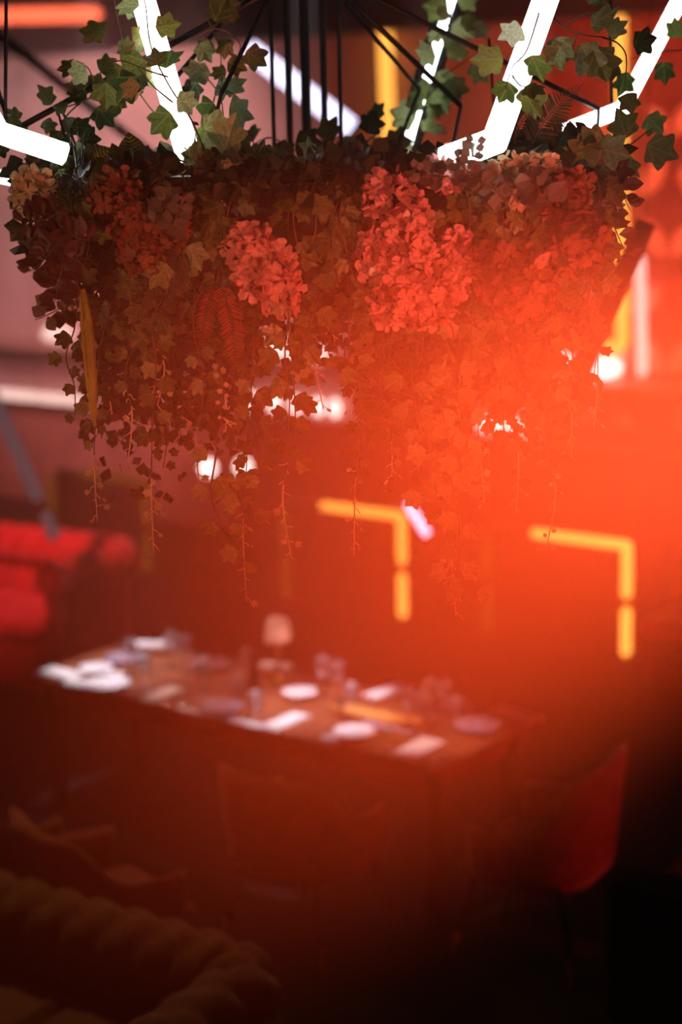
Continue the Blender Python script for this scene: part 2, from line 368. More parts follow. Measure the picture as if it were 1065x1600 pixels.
# ------------------------------------------------------------------ amber edged partitions
def partition(px, py, label, lit='amber'):
    b = onz(px, py, 0) - RO; uu, vv = b.dot(UX), b.dot(VX)
    W_, H_ = 1.10, .80
    t = thing('booth_partition', label, 'partition', rm(uu, vv), 'amber edged booth partitions')
    part('panel', rbox(uu - W_, uu + .02, vv + .05, vv + .12, 0, H_, .01).me('panel', 'partition'), t)
    part('rail', rbox(uu - W_, uu + .04, vv + .02, vv + .05, .375, .405).me('rail', 'partition'), t)
    r = .036
    part('tube', capsule(MB(), rm(uu - W_ + .36, vv, H_), rm(uu + .03, vv, H_), r).me('tube', lit, True), t)
    part('tube', capsule(MB(), rm(uu, vv, H_ + .02), rm(uu, vv, .43), r).me('tube', lit, True), t)
    part('tube', capsule(MB(), rm(uu, vv, .37), rm(uu, vv, .02), r).me('tube', lit, True), t)
    part('tube', capsule(MB(), rm(uu - W_, vv, H_ - .06), rm(uu - W_, vv, .43), r).me('tube', 'amber_dim', True), t)
    part('tube', capsule(MB(), rm(uu - W_, vv, .37), rm(uu - W_, vv, .02), r).me('tube', 'amber_dim', True), t)
partition(977, 1030, 'low dark partition edged with amber tube, nearest the red bench')
partition(629, 970, 'low dark partition edged with amber tube, right behind the table lamp')
partition(232, 900, 'low dark partition with dim amber tube behind the red sofa', 'amber_dim')

# ------------------------------------------------------------------ hanging basket
BC = W(500, 345, 4.25)
bk = thing('hanging_basket', 'wide black metal hanging basket overflowing with ivy and hydrangeas', 'hanging basket', BC)
def ell(a, rx, ry, z): return BC + Vector((rx*math.cos(a), ry*math.sin(a), z))
mb = MB(); prof = [(.62, .10), (.66, .0), (.60, -.10), (.42, -.17), (.1, -.19)]
n = 36; v = []; f = []
for r, z in prof:
    for k in range(n): v.append(ell(2*math.pi*k/n, r, r*.55, z))
for i in range(len(prof)-1):
    for k in range(n): f.append((i*n+k, i*n+(k+1) % n, (i+1)*n+(k+1) % n, (i+1)*n+k))
f.append(tuple(range((len(prof)-1)*n, len(prof)*n)))
part('bowl', mesh('bowl', v, f, 'metal', True), bk)
part('rim', MB().tube([ell(2*math.pi*k/n, .64, .36, .11) for k in range(n+1)], .012, 6).me('rim', 'metal'), bk)
for px, r, d in ((431, .006, 4.8), (456, .010, 4.95), (482, .0145, 5.0), (510, .0095, 4.95), (535, .006, 4.8)):
    b = W(px, 330, d); part('rod', MB().tube([b, Vector((b.x, b.y, 5.0))], r, 8).me('rod', 'metal'), bk)
for (a, b, d1, d2, r) in (((432, -30), (345, 148), 4.4, 4.1, .006), ((345, 148), (318, 260), 4.1, 4.1, .005), ((440, -25), (18, 206), 4.4, 4.3, .008), ((-10, 120), (18, 206), 4.3, 4.3, .006),
                       ((10, -40), (8, 230), 4.2, 4.2, .005), ((395, -20), (250, 150), 4.6, 4.4, .006), ((536, -10), (720, 166), 4.5, 4.6, .007), ((540, 5), (655, 140), 4.6, 4.9, .006),
                       ((570, -10), (935, 170), 4.5, 4.6, .007), ((720, 166), (700, 260), 4.6, 4.5, .005), ((935, 170), (930, 260), 4.6, 4.5, .005), ((655, 140), (600, 280), 4.9, 4.7, .006),
                       ((952, -30), (956, 180), 4.8, 4.8, .005), ((763, 60), (775, 210), 4.7, 4.7, .004), ((98, 175), (125, 245), 4.3, 4.2, .003), ((92, 180), (110, 245), 4.3, 4.2, .003)):
    part('stay', MB().tube([W(*a, d1), W(*b, d2)], r, 6).me('stay', 'metal'), bk)

# ------------------------------------------------------------------ white bar lights around the basket
def bar_light(label, pts, w, mat='white', seam=True, housing=1.0, group='white bar lights around the basket', off=(.0, .6)):
    P_ = [W(x, y, d) for x, y, d in pts]
    t = thing('bar_light', label, 'bar light', P_[0], group)
    for i in range(len(P_)-1):
        a, b = P_[i], P_[i+1]; d = (b-a).normalized(); toC = (CAM - (a+b)/2).normalized()
        n = (toC - d*toC.dot(d)).normalized(); s = d.cross(n)
        ext = w*.28
        A = a - d*(ext if i else 0); B = b + d*(ext if i < len(P_)-2 else 0)
        c = (A+B)/2; L = (B-A).length/2
        if mat: part('diffuser', MB().box(c, (w*.5, w*.22, L), (s, n, d), w*.12).me('diffuser', mat), t)
        part('housing', MB().box(c - n*w*(.22 + .2*housing) + s*w*off[0], (w*.5*max(housing, .9), w*.2*housing, L*.998), (s, n, d), .002).me('housing', 'metal'), t)
        if seam and mat: part('seam', MB().box(c + n*w*.222 + s*w*.16, (w*.015, w*.012, L*.99), (s, n, d)).me('seam', 'seam'), t)
    top = max(P_, key=lambda q: q.z)
    part('cable', MB().tube([top, Vector((top.x, top.y, 5.0))], .0018, 5).me('cable', 'metal'), t)
    return t
bar_light('bent white bar light left of the basket with its tip in the leaves', [(-45, 130, 4.05), (-2, 207, 4.0), (104, 242, 3.95)], .052, seam=False)
bar_light('wide white bar light leaning into the basket, wrapped in ivy', [(212, -40, 4.3), (300, 264, 4.15)], .060)
bar_light('white bar light bent above the cream hydrangeas', [(866, -40, 3.95), (773, 220, 3.84), (690, 252, 3.78)], .060)
bar_light('white bar light bent at the far right of the basket', [(1082, -40, 4.75), (972, 170, 4.7), (880, 206, 4.6)], .043, seam=False)
bar_light('white bar light behind the basket, broken up by pale leaves', [(716, -40, 5.1), (630, 246, 5.0)], .028, housing=2.8, seam=False)
bar_light('short white bar light at the left end under the bent one', [(-70, 262, 4.4), (24, 281, 4.35)], .034, seam=False)
bar_light('blurred white bar light slanting behind the dark rods', [(388, 76, 10.0), (548, 200, 9.6)], .115, 'violet', False, group='slanting bar lights further back')
bar_light('unlit white bar given a faint violet glow, slanting down behind the red sofa', [(-20, 600, 10.6), (62, 782, 10.6)], .085, 'unlit_glow', False, group='slanting bar lights further back')
bar_light('end of the unlit white bar given a violet glow, above the red sofa', [(70, 800, 10.5), (86, 842, 10.5)], .08, 'unlit_glow', False, group='slanting bar lights further back')
bar_light('small slanting violet bar light beside the middle amber partition', [(636, 786, 11.2), (668, 836, 11.2)], .055, 'violet', False, group='slanting bar lights further back')
bar_light('unlit dark bar slanting across the wallpaper at the right end of the basket', [(1010, 345, 6.2), (860, 690, 6.2)], .075, None, False, group='slanting bar lights further back')
bar_light('unlit dark bar slanting across the pale wall behind the ivy branch', [(-20, 40, 10.0), (260, 260, 10.0)], .06, None, False, group='slanting bar lights further back')

# ------------------------------------------------------------------ leaf shapes (base at origin, tip along +Y)
def ivy_mesh(name, mat, k=0.0, fold=.12):
    # five pointed lobes
    half = [(11, .60), (28, .47), (43 + k*5, .58), (55 + k*6, .66), (66 + k*4, .56), (84, .41), (99 - k*3, .47), (112 - k*4, .51), (128 - k*4, .40)]
    c = Vector((0, .32, 0))
    angs = [(-a, r) for a, r in reversed(half)] + [(0, .72)] + half
    pts = [Vector((0, 0.0, 0))]
    for a, r in angs:
        g = math.radians(a); pts.append(c + Vector((math.sin(g)*r, math.cos(g)*r, 0)))
    for p in pts: p.z = fold*abs(p.x)*.9 - .18*max(0, p.y-.4)**2 + (.05 if abs(p.x) > .4 else 0)*(-1)
    cc = c.copy(); cc.z = -.03
    v = pts + [cc]; n_ = len(pts); f = [(n_, (i+1) % n_, i) for i in range(n_)]
    f = [(n_, i, (i+1) % n_) for i in range(n_)]
    # petiole
    return mesh(name, v, f, mat)
IVY = {m: [ivy_mesh('ivy_leaf', m, k, fo) for k, fo in ((0, .15), (1, .35), (-1, -.1))] for m in ('ivy', 'ivyp', 'young')}
def oval_mesh(name, mat, w, n_=7, fold=.15, curl=.2, tipsharp=1.0):
    v = []; f = []
    for i in range(n_ + 1):
        a = i/n_; ww = w*math.sin(math.pi*min(.985, max(.03, a))**tipsharp)
        z = -curl*a*a
        v += [Vector((-ww, a, z + fold*ww)), Vector((0, a, z)), Vector((ww, a, z + fold*ww))]
    for i in range(n_):
        k = 3*i; f += [(k, k+1, k+4, k+3), (k+1, k+2, k+5, k+4)]
    return mesh(name, v, f, mat)
OVAL = oval_mesh('oval_leaf', 'smoke', .33)
ROUND = oval_mesh('round_leaf', 'euca', .46, 6, .12, .1)
SMALL = oval_mesh('small_leaf', 'young', .22, 5, .3, .3, 1.3)
def floret_mesh(mat, cup):
    v = []; f = []
    for q in range(4):
        g = q*math.pi/2 + .2; c, s = math.cos(g), math.sin(g); b = len(v)
        for (x, y, z) in ((0, 0, 0), (-.30, .35, .06), (.30, .35, .10), (-.50, .75, .18), (.50, .72, .12), (-.28, 1.0, .24), (.26, 1.02, .30), (0, .55, .02)):
            z = z*cup + U(-.05, .05); v.append(Vector((x*c - y*s, x*s + y*c, z)))
        f += [(b, b+7, b+1), (b, b+2, b+7), (b+1, b+7, b+3), (b+2, b+4, b+7), (b+3, b+7, b+5), (b+7, b+4, b+6), (b+7, b+6, b+5)]
    return mesh('floret', v, f, mat)
FLO = {m: [floret_mesh(m, c) for c in (.6, 1.2, 1.8)] for m in ('hyp', 'hyo', 'hyc')}
TOC = (CAM - BC).normalized()

# ------------------------------------------------------------------ dense greenery inside (nobody could count it)
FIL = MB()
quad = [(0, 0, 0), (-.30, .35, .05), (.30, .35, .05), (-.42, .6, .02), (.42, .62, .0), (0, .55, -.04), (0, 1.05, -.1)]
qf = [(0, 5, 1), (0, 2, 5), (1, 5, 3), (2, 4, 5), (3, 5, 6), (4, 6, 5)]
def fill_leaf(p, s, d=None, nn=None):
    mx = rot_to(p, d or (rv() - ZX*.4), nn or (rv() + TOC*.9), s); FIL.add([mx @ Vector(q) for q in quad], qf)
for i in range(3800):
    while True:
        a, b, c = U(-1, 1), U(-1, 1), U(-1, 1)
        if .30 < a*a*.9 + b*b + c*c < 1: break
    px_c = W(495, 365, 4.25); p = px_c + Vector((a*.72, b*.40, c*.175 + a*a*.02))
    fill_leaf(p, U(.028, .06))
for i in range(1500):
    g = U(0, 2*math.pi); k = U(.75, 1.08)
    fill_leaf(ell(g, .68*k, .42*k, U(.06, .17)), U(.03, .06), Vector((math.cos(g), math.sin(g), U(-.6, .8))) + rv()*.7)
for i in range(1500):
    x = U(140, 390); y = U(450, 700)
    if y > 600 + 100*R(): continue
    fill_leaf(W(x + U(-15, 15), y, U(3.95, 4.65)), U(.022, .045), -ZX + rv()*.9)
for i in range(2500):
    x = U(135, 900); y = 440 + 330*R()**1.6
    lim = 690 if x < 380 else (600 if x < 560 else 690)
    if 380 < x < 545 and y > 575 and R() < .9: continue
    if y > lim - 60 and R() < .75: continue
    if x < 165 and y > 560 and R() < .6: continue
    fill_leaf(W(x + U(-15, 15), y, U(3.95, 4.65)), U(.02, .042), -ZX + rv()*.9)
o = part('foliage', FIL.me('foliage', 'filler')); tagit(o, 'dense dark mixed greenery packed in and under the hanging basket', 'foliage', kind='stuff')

# ------------------------------------------------------------------ ivy
def smooth_path(pts, k=7):
    out = []; n_ = len(pts)
    for i in range(n_-1):
        p0, p1, p2, p3 = pts[max(i-1, 0)], pts[i], pts[i+1], pts[min(i+2, n_-1)]
        for j in range(k):
            t = j/k
            out.append(.5*((2*p1) + (p2-p0)*t + (2*p0 - 5*p1 + 4*p2 - p3)*t*t + (3*p1 - p0 - 3*p2 + p3)*t**3))
    out.append(pts[-1]); return out
def strand(t, pts, size=(.06, .03), gap=.030, tip=True, mat='ivy', r=.0021, nb=TOC, pale=.12, spread=1.0):
    """one ivy strand through pts: stem, leaves, and at its tip young pale shoots"""
    path = smooth_path([Vector(p) for p in pts])
    L = sum((b-a).length for a, b in zip(path[:-1], path[1:]))
    acc = 0; nxt = U(0, gap); side = 1; m = len(path)
    cut = int(m*.80) if tip else m-1
    part('stem', MB().tube(path[:cut+1], [r*1.2*(1 - .5*i/m) for i in range(cut+1)], 5).me('stem', 'stem'), t)
    if tip and m - cut > 2: part('shoot', MB().tube(path[cut:], [r*.9*(1 - .5*i/(m-cut)) for i in range(m-cut)], 5).me('shoot', 'stemp'), t)
    for i, (a, b) in enumerate(zip(path[:-1], path[1:])):
        dd = (b-a).length
        while nxt < acc + dd:
            q = (nxt-acc)/dd; p = a.lerp(b, q); fr = nxt/L
            tan = (b-a).normalized(); sd = tan.cross(nb).normalized()*side
            s = (size[0]*(1-fr) + size[1]*fr)*U(.7, 1.25)
            if tip and fr > .80:
                s = U(.010, .020); mk = 'young'; ped = U(.008, .02)
            else: mk = 'ivyp' if R() < pale else mat; ped = s*U(.25, .6)*spread
            d = (sd*U(.5, 1.1) + tan*U(.1, .6) - ZX*U(.1, .7) + rv()*.35).normalized()
            base = p + d*ped
            nn = nb + rv()*U(.4, .95)
            if tip and fr > .80:
                part('tendril', MB().tube([p, p + d*ped*.6 + rv()*.003, base + rv()*.004], r*.6, 4).me('tendril', 'stemp'), t)
                if R() < .6: part('leaf', random.choice(IVY['young'] + [SMALL, SMALL]), t, rot_to(base, d, nn, s))
            else:
                part('leaf', random.choice(IVY[mk]), t, rot_to(base, d, nn, s, U(.85, 1.1)))
            side = -side; nxt += gap*U(.6, 1.5)*(1.0 if not (tip and fr > .8) else .55)
        acc += dd
ORD = ['first', 'second', 'third', 'fourth', 'fifth', 'sixth', 'seventh', 'eighth', 'ninth', 'tenth', 'eleventh', 'twelfth', 'thirteenth', 'fourteenth', 'fifteenth']
mains = [(152, 815), (200, 720), (240, 865), (310, 760), (385, 940), (455, 872), (505, 640), (553, 868), (612, 745), (655, 735), (712, 962), (757, 785), (806, 800), (852, 862), (892, 715)]
for i, (ex, ey) in enumerate(mains):
    sx = ex + U(-25, 25) + (490 - ex)*.06; d = U(3.78, 4.0)
    t = thing('ivy_plant', 'trailing ivy plant hanging from the basket, %s of fifteen counted from the left' % ORD[i], 'ivy', W(sx, 300, 4.1), 'trailing ivy plants')
    y0 = U(270, 330)
    if 590 < ex < 720: y0 = 470
    def hang(sx, y0, ex, ey, d):
        pts = [W(sx, y0 + 25, 4.15), W(sx + U(-8, 8), y0, d + .12)]
        k = 5
        for j in range(1, k+1):
            q = j/k; pts.append(W(sx + (ex-sx)*q + U(-16, 16)*(1 if j < k else 0), y0 + (ey-y0)*(.12 + .88*q), d + U(-.03, .05)))
        return pts
    strand(t, hang(sx, y0, ex, ey, d), (.060, .024), .034)
    for j in range(3):
        x2 = ex + U(-38, 38); y2 = U(.45, .85)
        if 380 < x2 < 540: y2 *= .62
        strand(t, hang(x2 + U(-15, 15), y0 + U(0, 120), x2, 470 + (min(ey, 780)-470)*y2, d + U(0, .5)), (.055, .026), .030, tip=(j == 0))
# ivy on the front of the basket and over the bar lights
def ivy(label, strands, **kw):
    first = strands[0][0]
    t = thing('ivy_vine', label, 'ivy', W(*first), 'ivy vines climbing over the basket and lights')
    for s in strands: strand(t, [W(*q) for q in s], **kw)
ivy('ivy vine with pale leaves winding around the wide white bar light', [
    [(330, 262, 4.05), (300, 190, 4.02), (262, 130, 4.02), (235, 70, 4.05), (225, 0, 4.1), (200, -30, 4.1)],
    [(310, 255, 4.05), (262, 200, 4.25), (215, 140, 4.2), (190, 60, 4.25), (175, -20, 4.3)],
    [(262, 120, 4.05), (230, 110, 4.0), (185, 95, 4.0), (150, 120, 4.1)], [(270, 160, 4.0), (240, 135, 3.98), (215, 105, 3.98)],
    [(300, 240, 4.3), (330, 170, 4.35), (345, 90, 4.3), (320, 20, 4.3)]], size=(.075, .06), gap=.055, tip=False, pale=.45, spread=.9)
ivy('dark ivy branch running up the slanting stay beside the bent bar light', [
    [(14, 205, 4.25), (70, 178, 4.28), (130, 158, 4.3), (190, 125, 4.32), (250, 92, 4.33)], [(120, 165, 4.3), (100, 190, 4.25), (118, 225, 4.2)], [(150, 150, 4.3), (140, 110, 4.3), (120, 95, 4.3)],
    [(8, 130, 4.2), (8, 180, 4.18), (12, 230, 4.15)]], size=(.060, .045), gap=.030, tip=False, pale=.05)
ivy('ivy crown of large dark leaves above the pink blossoms beside the stays', [
    [(300, 60, 4.25), (340, 45, 4.25), (375, 70, 4.3), (360, 110, 4.3)], [(300, 100, 4.3), (330, 130, 4.25), (345, 155, 4.2), (350, 200, 4.2)], [(380, 240, 4.5), (420, 215, 4.6), (470, 235, 4.6), (560, 225, 4.6), (600, 200, 4.7)],
    [(340, 230, 4.3), (385, 205, 4.35), (400, 240, 4.3)]], size=(.075, .06), gap=.045, tip=False, pale=.15)
ivy('big pale ivy leaves under the foot of the wide white bar light', [
    [(280, 250, 3.95), (310, 262, 3.88), (335, 285, 3.85), (345, 320, 3.85)], [(270, 255, 3.95), (290, 285, 3.86), (292, 325, 3.82), (275, 380, 3.82)], [(330, 250, 3.95), (370, 262, 3.9), (350, 285, 3.9)], [(300, 320, 3.83), (285, 360, 3.8), (270, 400, 3.8)]], size=(.085, .055), gap=.04, tip=False, mat='ivyp', pale=.6)
ivy('ivy sprig with star leaves over the bent bar light above the cream hydrangeas', [
    [(842, 20, 3.80), (822, 80, 3.78), (800, 105, 3.76), (790, 140, 3.75)], [(800, 118, 3.76), (815, 135, 3.74), (838, 130, 3.76)]], size=(.066, .06), gap=.042, tip=False, pale=.25)
ivy('yellow-green ivy cluster at the top right between two white bar lights', [
    [(858, 22, 4.0), (885, 45, 4.0), (915, 55, 4.0), (940, 58, 4.02)], [(885, 40, 4.0), (908, 25, 4.0), (935, 18, 4.0)], [(900, 50, 4.0), (893, 85, 4.0)]], size=(.080, .065), gap=.045, tip=False, mat='ivyp', pale=.5)
ivy('thin ivy stalk with small leaves before the upper end of the tall amber tube', [
    [(940, 58, 4.05), (965, 68, 4.08), (978, 90, 4.1), (975, 135, 4.1)]], size=(.060, .045), gap=.05, tip=False, pale=.2)
ivy('ivy twig crossing the far right bar light', [
    [(1075, 78, 4.55), (1040, 80, 4.55), (1008, 86, 4.55), (985, 92, 4.55)]], size=(.062, .055), gap=.05, tip=False, pale=.2)
ivy('two pale star leaves on a thin stalk below the far right bar light', [
    [(960, 240, 4.3), (985, 225, 4.25), (1005, 210, 4.2), (1020, 200, 4.2)], [(985, 180, 4.4), (995, 165, 4.4)]], size=(.075, .07), gap=.055, tip=False, mat='ivyp', pale=.5)
ivy('pale ivy climbing the bar light behind the basket', [
    [(640, 250, 4.95), (655, 190, 4.95), (680, 110, 4.95), (700, 40, 4.98), (712, -20, 5.0)], [(690, 120, 4.9), (720, 100, 4.9), (735, 90, 4.9)], [(560, 245, 4.8), (580, 215, 4.8), (600, 235, 4.8)], [(680, 60, 4.9), (720, 20, 4.9), (740, 30, 4.9)]], size=(.075, .065), gap=.035, tip=False, mat='ivyp', pale=.5, spread=.4)
for k, (x, nm) in enumerate([(110, 'over the far left end of the basket rim'), (330, 'over the basket rim left of the middle blossoms'), (505, 'over the basket rim between the two pink flower clusters'), (560, 'just left of the tall pink flower cluster'), (760, 'below the cream hydrangeas'), (850, 'on the right shoulder of the basket'), (905, 'at the far right end of the basket')]):
    st = []
    for j in range(2 if x == 110 else 4):
        x0 = x + U(-45, 45); y0 = 245 + 25*R()
        if x == 110: x0 = 100 + U(0, 60)
        pts = [(x0, y0 + 25, 4.25), (x0 + U(-10, 10), y0, 4.05), (x0 + U(-20, 20), y0 + 50, 3.82), (x0 + U(-25, 25), y0 + U(90, 120), 3.80), (x0 + U(-25, 25), y0 + U(130, 200), 3.82)]
        st.append(pts)
    ivy('ivy vine spilling ' + nm, st, size=(.062, .042), gap=.036, tip=False, pale=.12)
for lab, sts, m_ in (('clump of ivy leaves low at the end of the longest left strand', [[(340, 700, 3.85), (330, 770, 3.8), (345, 815, 3.8), (372, 850, 3.8), (385, 890, 3.8)], [(345, 740, 3.85), (375, 780, 3.82), (390, 820, 3.82)]], 'ivyp'),
                     ('clump of pale star-shaped ivy leaves hanging lowest on the right strand', [[(712, 470, 3.95), (722, 600, 3.85), (716, 740, 3.82), (718, 850, 3.8), (708, 890, 3.8), (700, 912, 3.8)], [(716, 880, 3.8), (728, 915, 3.8), (738, 930, 3.8)], [(712, 880, 3.8), (695, 905, 3.8)]], 'ivyp'),
                     ('ivy tuft hanging in the orange haze below the tall pink cluster', [[(640, 560, 3.85), (650, 640, 3.8), (672, 700, 3.8), (668, 760, 3.8)], [(700, 540, 3.85), (715, 620, 3.8), (730, 690, 3.8), (700, 740, 3.8)], [(690, 640, 3.8), (705, 700, 3.8), (735, 745, 3.8)]], 'ivyp'),
                     ('ivy tuft hanging in the haze at the right of the basket', [[(800, 540, 3.85), (810, 620, 3.8), (790, 690, 3.8)], [(850, 520, 3.85), (862, 600, 3.8), (856, 680, 3.8)], [(880, 480, 3.9), (895, 560, 3.85), (885, 640, 3.85)]], 'ivy'),
                     ('ivy tuft hanging in front of the middle globe lamps', [[(450, 500, 3.85), (445, 560, 3.8), (452, 620, 3.8), (448, 700, 3.8)], [(400, 520, 3.9), (392, 600, 3.85), (400, 680, 3.85), (405, 740, 3.85)]], 'ivy')):
    t = thing('ivy_tuft', lab, 'ivy', W(*sts[0][0]), 'ivy tufts at the ends of the strands')
    for st in sts: strand(t, [W(*q) for q in st], (.052, .036), .032, tip=False, mat=m_, pale=.3)
# long curling shoot in the gap
t = thing('ivy_shoot', 'bare curling ivy shoot in the bright gap below the pink flowers', 'ivy', W(470, 540, 3.8))
strand(t, [W(470, 520, 3.8), W(484, 550, 3.79), W(505, 572, 3.78), (W(530, 566, 3.78)), W(548, 558, 3.8)], (.05, .03), .03, tip=False, mat='ivyp')
t = thing('ivy_shoot', 'pale bare shoot with short side twigs beside the grey-green leaves', 'ivy', W(340, 560, 3.75))
strand(t, [W(338, 560, 3.75), W(346, 590, 3.74), W(347, 620, 3.74), W(345, 645, 3.74), W(362, 668, 3.75)], (.016, .012), .014, tip=True, mat='young')

# ------------------------------------------------------------------ hydrangeas
def hydrangea(px, py, r, mat, label, d=3.80, sq=1.0):
    c = W(px, py, d); t = thing('hydrangea', label, 'flower', c, 'hydrangea heads')
    part('stem', MB().tube([c, c + Vector((U(-.03, .03), .15, -.03)), c + Vector((0, .32, -.06))], .004).me('stem', 'stem'), t)
    rad = r*d/FPX; n_ = max(30, int(74*(r/50)**1.6))
    for i in range(n_):
        z = 1 - 2*(i + .5)/n_; g = i*2.39996; q = math.sqrt(max(0, 1-z*z))
        nrm = Vector((q*math.cos(g), q*math.sin(g), z))
        if nrm.y > .55: continue
        rr = rad*U(.80, 1.10)
        p = c + Vector((nrm.x*rr, nrm.y*rr*.8, nrm.z*rr*sq))
        part('floret', random.choice(FLO[mat]), t, rot_to(p, rv(), nrm + rv()*.55, U(.017, .027)))
H = [(612, 318, 44, 'hyp', 'pink hydrangea head at the top of the tall flower cluster'), (628, 372, 46, 'hyp', 'pink hydrangea head second from the top of the tall cluster'),
     (594, 398, 36, 'hyp', 'pink hydrangea head bulging on the left of the tall cluster'), (640, 425, 50, 'hyp', 'large pink hydrangea head in the middle of the tall cluster'),
     (622, 468, 40, 'hyp', 'pink hydrangea head at the lower end of the tall cluster'), (672, 462, 42, 'hyp', 'pink hydrangea head at the lower right of the tall cluster'),
     (702, 425, 38, 'hyp', 'pink hydrangea head at the right edge of the tall cluster'), (712, 384, 20, 'hyp', 'small pink hydrangea tuft pointing up right of the tall cluster'),
     (392, 385, 34, 'hyp', 'reddish hydrangea head at the upper end of the slanting middle cluster'), (418, 425, 42, 'hyp', 'large reddish hydrangea head in the slanting middle cluster'), (438, 458, 30, 'hyp', 'reddish hydrangea head at the tip of the slanting middle cluster'),
     (178, 305, 36, 'hyo', 'orange hydrangea head at the top left of the basket'), (205, 345, 34, 'hyo', 'rust hydrangea head just below the orange one'), (222, 392, 32, 'hyo', 'rust hydrangea head with bright edges above the brown fern'), (262, 350, 36, 'hyo', 'dark rust hydrangea head left of the pale ivy leaves'),
     (695, 268, 26, 'hyp', 'deep pink hydrangea head on the rim below the bent bar light'), (800, 285, 38, 'hyc', 'cream hydrangea head right below the bent bar light'), (842, 278, 32, 'hyc', 'yellowish hydrangea head beside the cream one'),
     (878, 305, 40, 'hyo', 'orange hydrangea head on the right shoulder of the basket'), (815, 445, 52, 'hyo', 'wide hazy orange hydrangea head low on the right side'), (905, 380, 44, 'hyo', 'hazy orange hydrangea head at the right end'),
     (52, 300, 30, 'hyc', 'small cream hydrangea head at the far left end of the basket'), (770, 420, 40, 'hyo', 'hazy rust hydrangea head right of the tall pink cluster')]
for h in H: hydrangea(*h)

# ------------------------------------------------------------------ other plants
def sprig(name, label, cat, base, tip, leaf, n_, size, d=3.82, mat_stem='stem', droop=0.0, paired=True):
    a, b = W(*base), W(*tip); t = thing(name, label, cat, a, 'leafy sprigs in the basket')
    pts = [a.lerp(b, i/8) + ZX*(-droop*math.sin(math.pi*i/8)) for i in range(9)]
    part('stem', MB().tube(pts, [.0022 - .0013*i/8 for i in range(9)], 5).me('stem', mat_stem), t)
    tan = (b-a).normalized()
    for i in range(n_):
        q = .1 + .9*i/n_; p = pts[min(8, int(q*8))].lerp(pts[min(8, int(q*8)+1)], q*8 % 1)
        for s in ((-1, 1) if paired else (random.choice((-1, 1)),)):
            sd = tan.cross(TOC).normalized()*s
            dr = (sd + tan*U(.2, .6) + rv()*.4).normalized()
            part('leaf', leaf, t, rot_to(p + dr*.004, dr, TOC + rv()*.7, size*U(.75, 1.2)*(1.1 - .4*q)))
S = [((95, 330, 3.75), (30, 345, 3.72), OVAL, 7, .050, 'purple smoke-bush twig sticking out at the left end'), ((95, 370, 3.74), (45, 425, 3.72), OVAL, 8, .050, 'purple smoke-bush twig drooping below the left end'),
     ((100, 390, 3.74), (85, 475, 3.72), OVAL, 8, .048, 'purple smoke-bush twig hanging under the left end'), ((140, 375, 3.74), (90, 350, 3.72), OVAL, 6, .052, 'dark oval-leaved twig above the pink berries'),
     ((130, 450, 3.9), (55, 500, 3.74), ROUND, 4, .055, 'twig with two round dusky leaves against the pale wall'), ((120, 300, 3.95), (70, 315, 3.9), OVAL, 5, .055, 'dark twig below the bent bar light at the left end'),
     ((240, 350, 3.74), (268, 285, 3.72), ROUND, 7, .033, 'eucalyptus sprig with pinkish round leaves left of the pale ivy'), ((262, 365, 3.73), (288, 300, 3.71), ROUND, 6, .03, 'second eucalyptus sprig behind the pinkish one'),
     ((720, 300, 3.70), (745, 208, 3.68), ROUND, 8, .032, 'eucalyptus sprig standing in front of the bent bar light'), ((765, 290, 3.70), (705, 240, 3.68), ROUND, 7, .032, 'eucalyptus sprig lying under the bent bar light'), ((790, 315, 3.72), (752, 258, 3.70), ROUND, 7, .034, 'eucalyptus sprig in front of the cream hydrangea'),
     ((860, 320, 3.74), (825, 265, 3.72), ROUND, 5, .045, 'round yellowish leaves beside the cream hydrangea'), ((700, 275, 3.76), (640, 258, 3.74), ROUND, 6, .03, 'low eucalyptus sprig on the rim above the tall pink cluster'),
     ((880, 240, 4.1), (925, 205, 4.05), OVAL, 6, .06, 'dark leaves in front of the far right bar light tip'), ((900, 250, 4.05), (985, 270, 4.0), OVAL, 5, .05, 'twig with hanging dark leaves at the far right'), ((940, 300, 4.0), (985, 410, 3.95), OVAL, 6, .045, 'dark twig in front of the tall amber tube'),
     ((960, 260, 4.0), (985, 330, 3.98), OVAL, 4, .045, 'thin-leaved twig above the one in front of the amber tube')]
for a, b, lf_, n_, sz, lab in S: sprig('leafy_sprig', lab, 'sprig', a, b, lf_, n_, sz, droop=.01)
def frond(label, base, tip, bend, w, mat, n_=26, name='fern_frond', d=None):
    a, b = W(*base), W(*tip); t = thing(name, label, 'fern', a, 'fern fronds in the basket')
    tan = (b-a); L = tan.length; tn = tan.normalized(); sd = tn.cross(TOC).normalized()
    pts = [a.lerp(b, i/14) + sd*bend*math.sin(math.pi*i/14) for i in range(15)]
    part('rachis', MB().tube(pts, [.0022*(1 - .7*i/14) for i in range(15)], 5).me('rachis', 'stem'), t)
    mb = MB()
    for i in range(n_):
        q = .06 + .93*i/n_; k = min(13, int(q*14)); p = pts[k].lerp(pts[k+1], q*14 - k)
        l = w*math.sin(math.pi*min(.97, q*.8 + .2))*U(.85, 1.1)
        for s in (-1, 1):
            dr = (sd*s + tn*.55 + rv()*.12).normalized()
            mx = rot_to(p, dr, TOC + rv()*.4, l, .5)
            mb.add([mx @ Vector(z) for z in ((0, 0, 0), (-.16, .3, .02), (.16, .3, .02), (-.10, .75, 0), (.10, .75, 0), (0, 1, -.05), (0, .4, -.02))], [(0, 6, 1), (0, 2, 6), (1, 6, 3), (2, 4, 6), (3, 6, 5), (4, 5, 6)])
    part('leaflets', mb.me('leaflets', mat), t)
frond('brown fern frond sweeping down left of the middle blossoms', (330, 360, 3.82), (205, 515, 3.78), .03, .055, 'fern', 34)
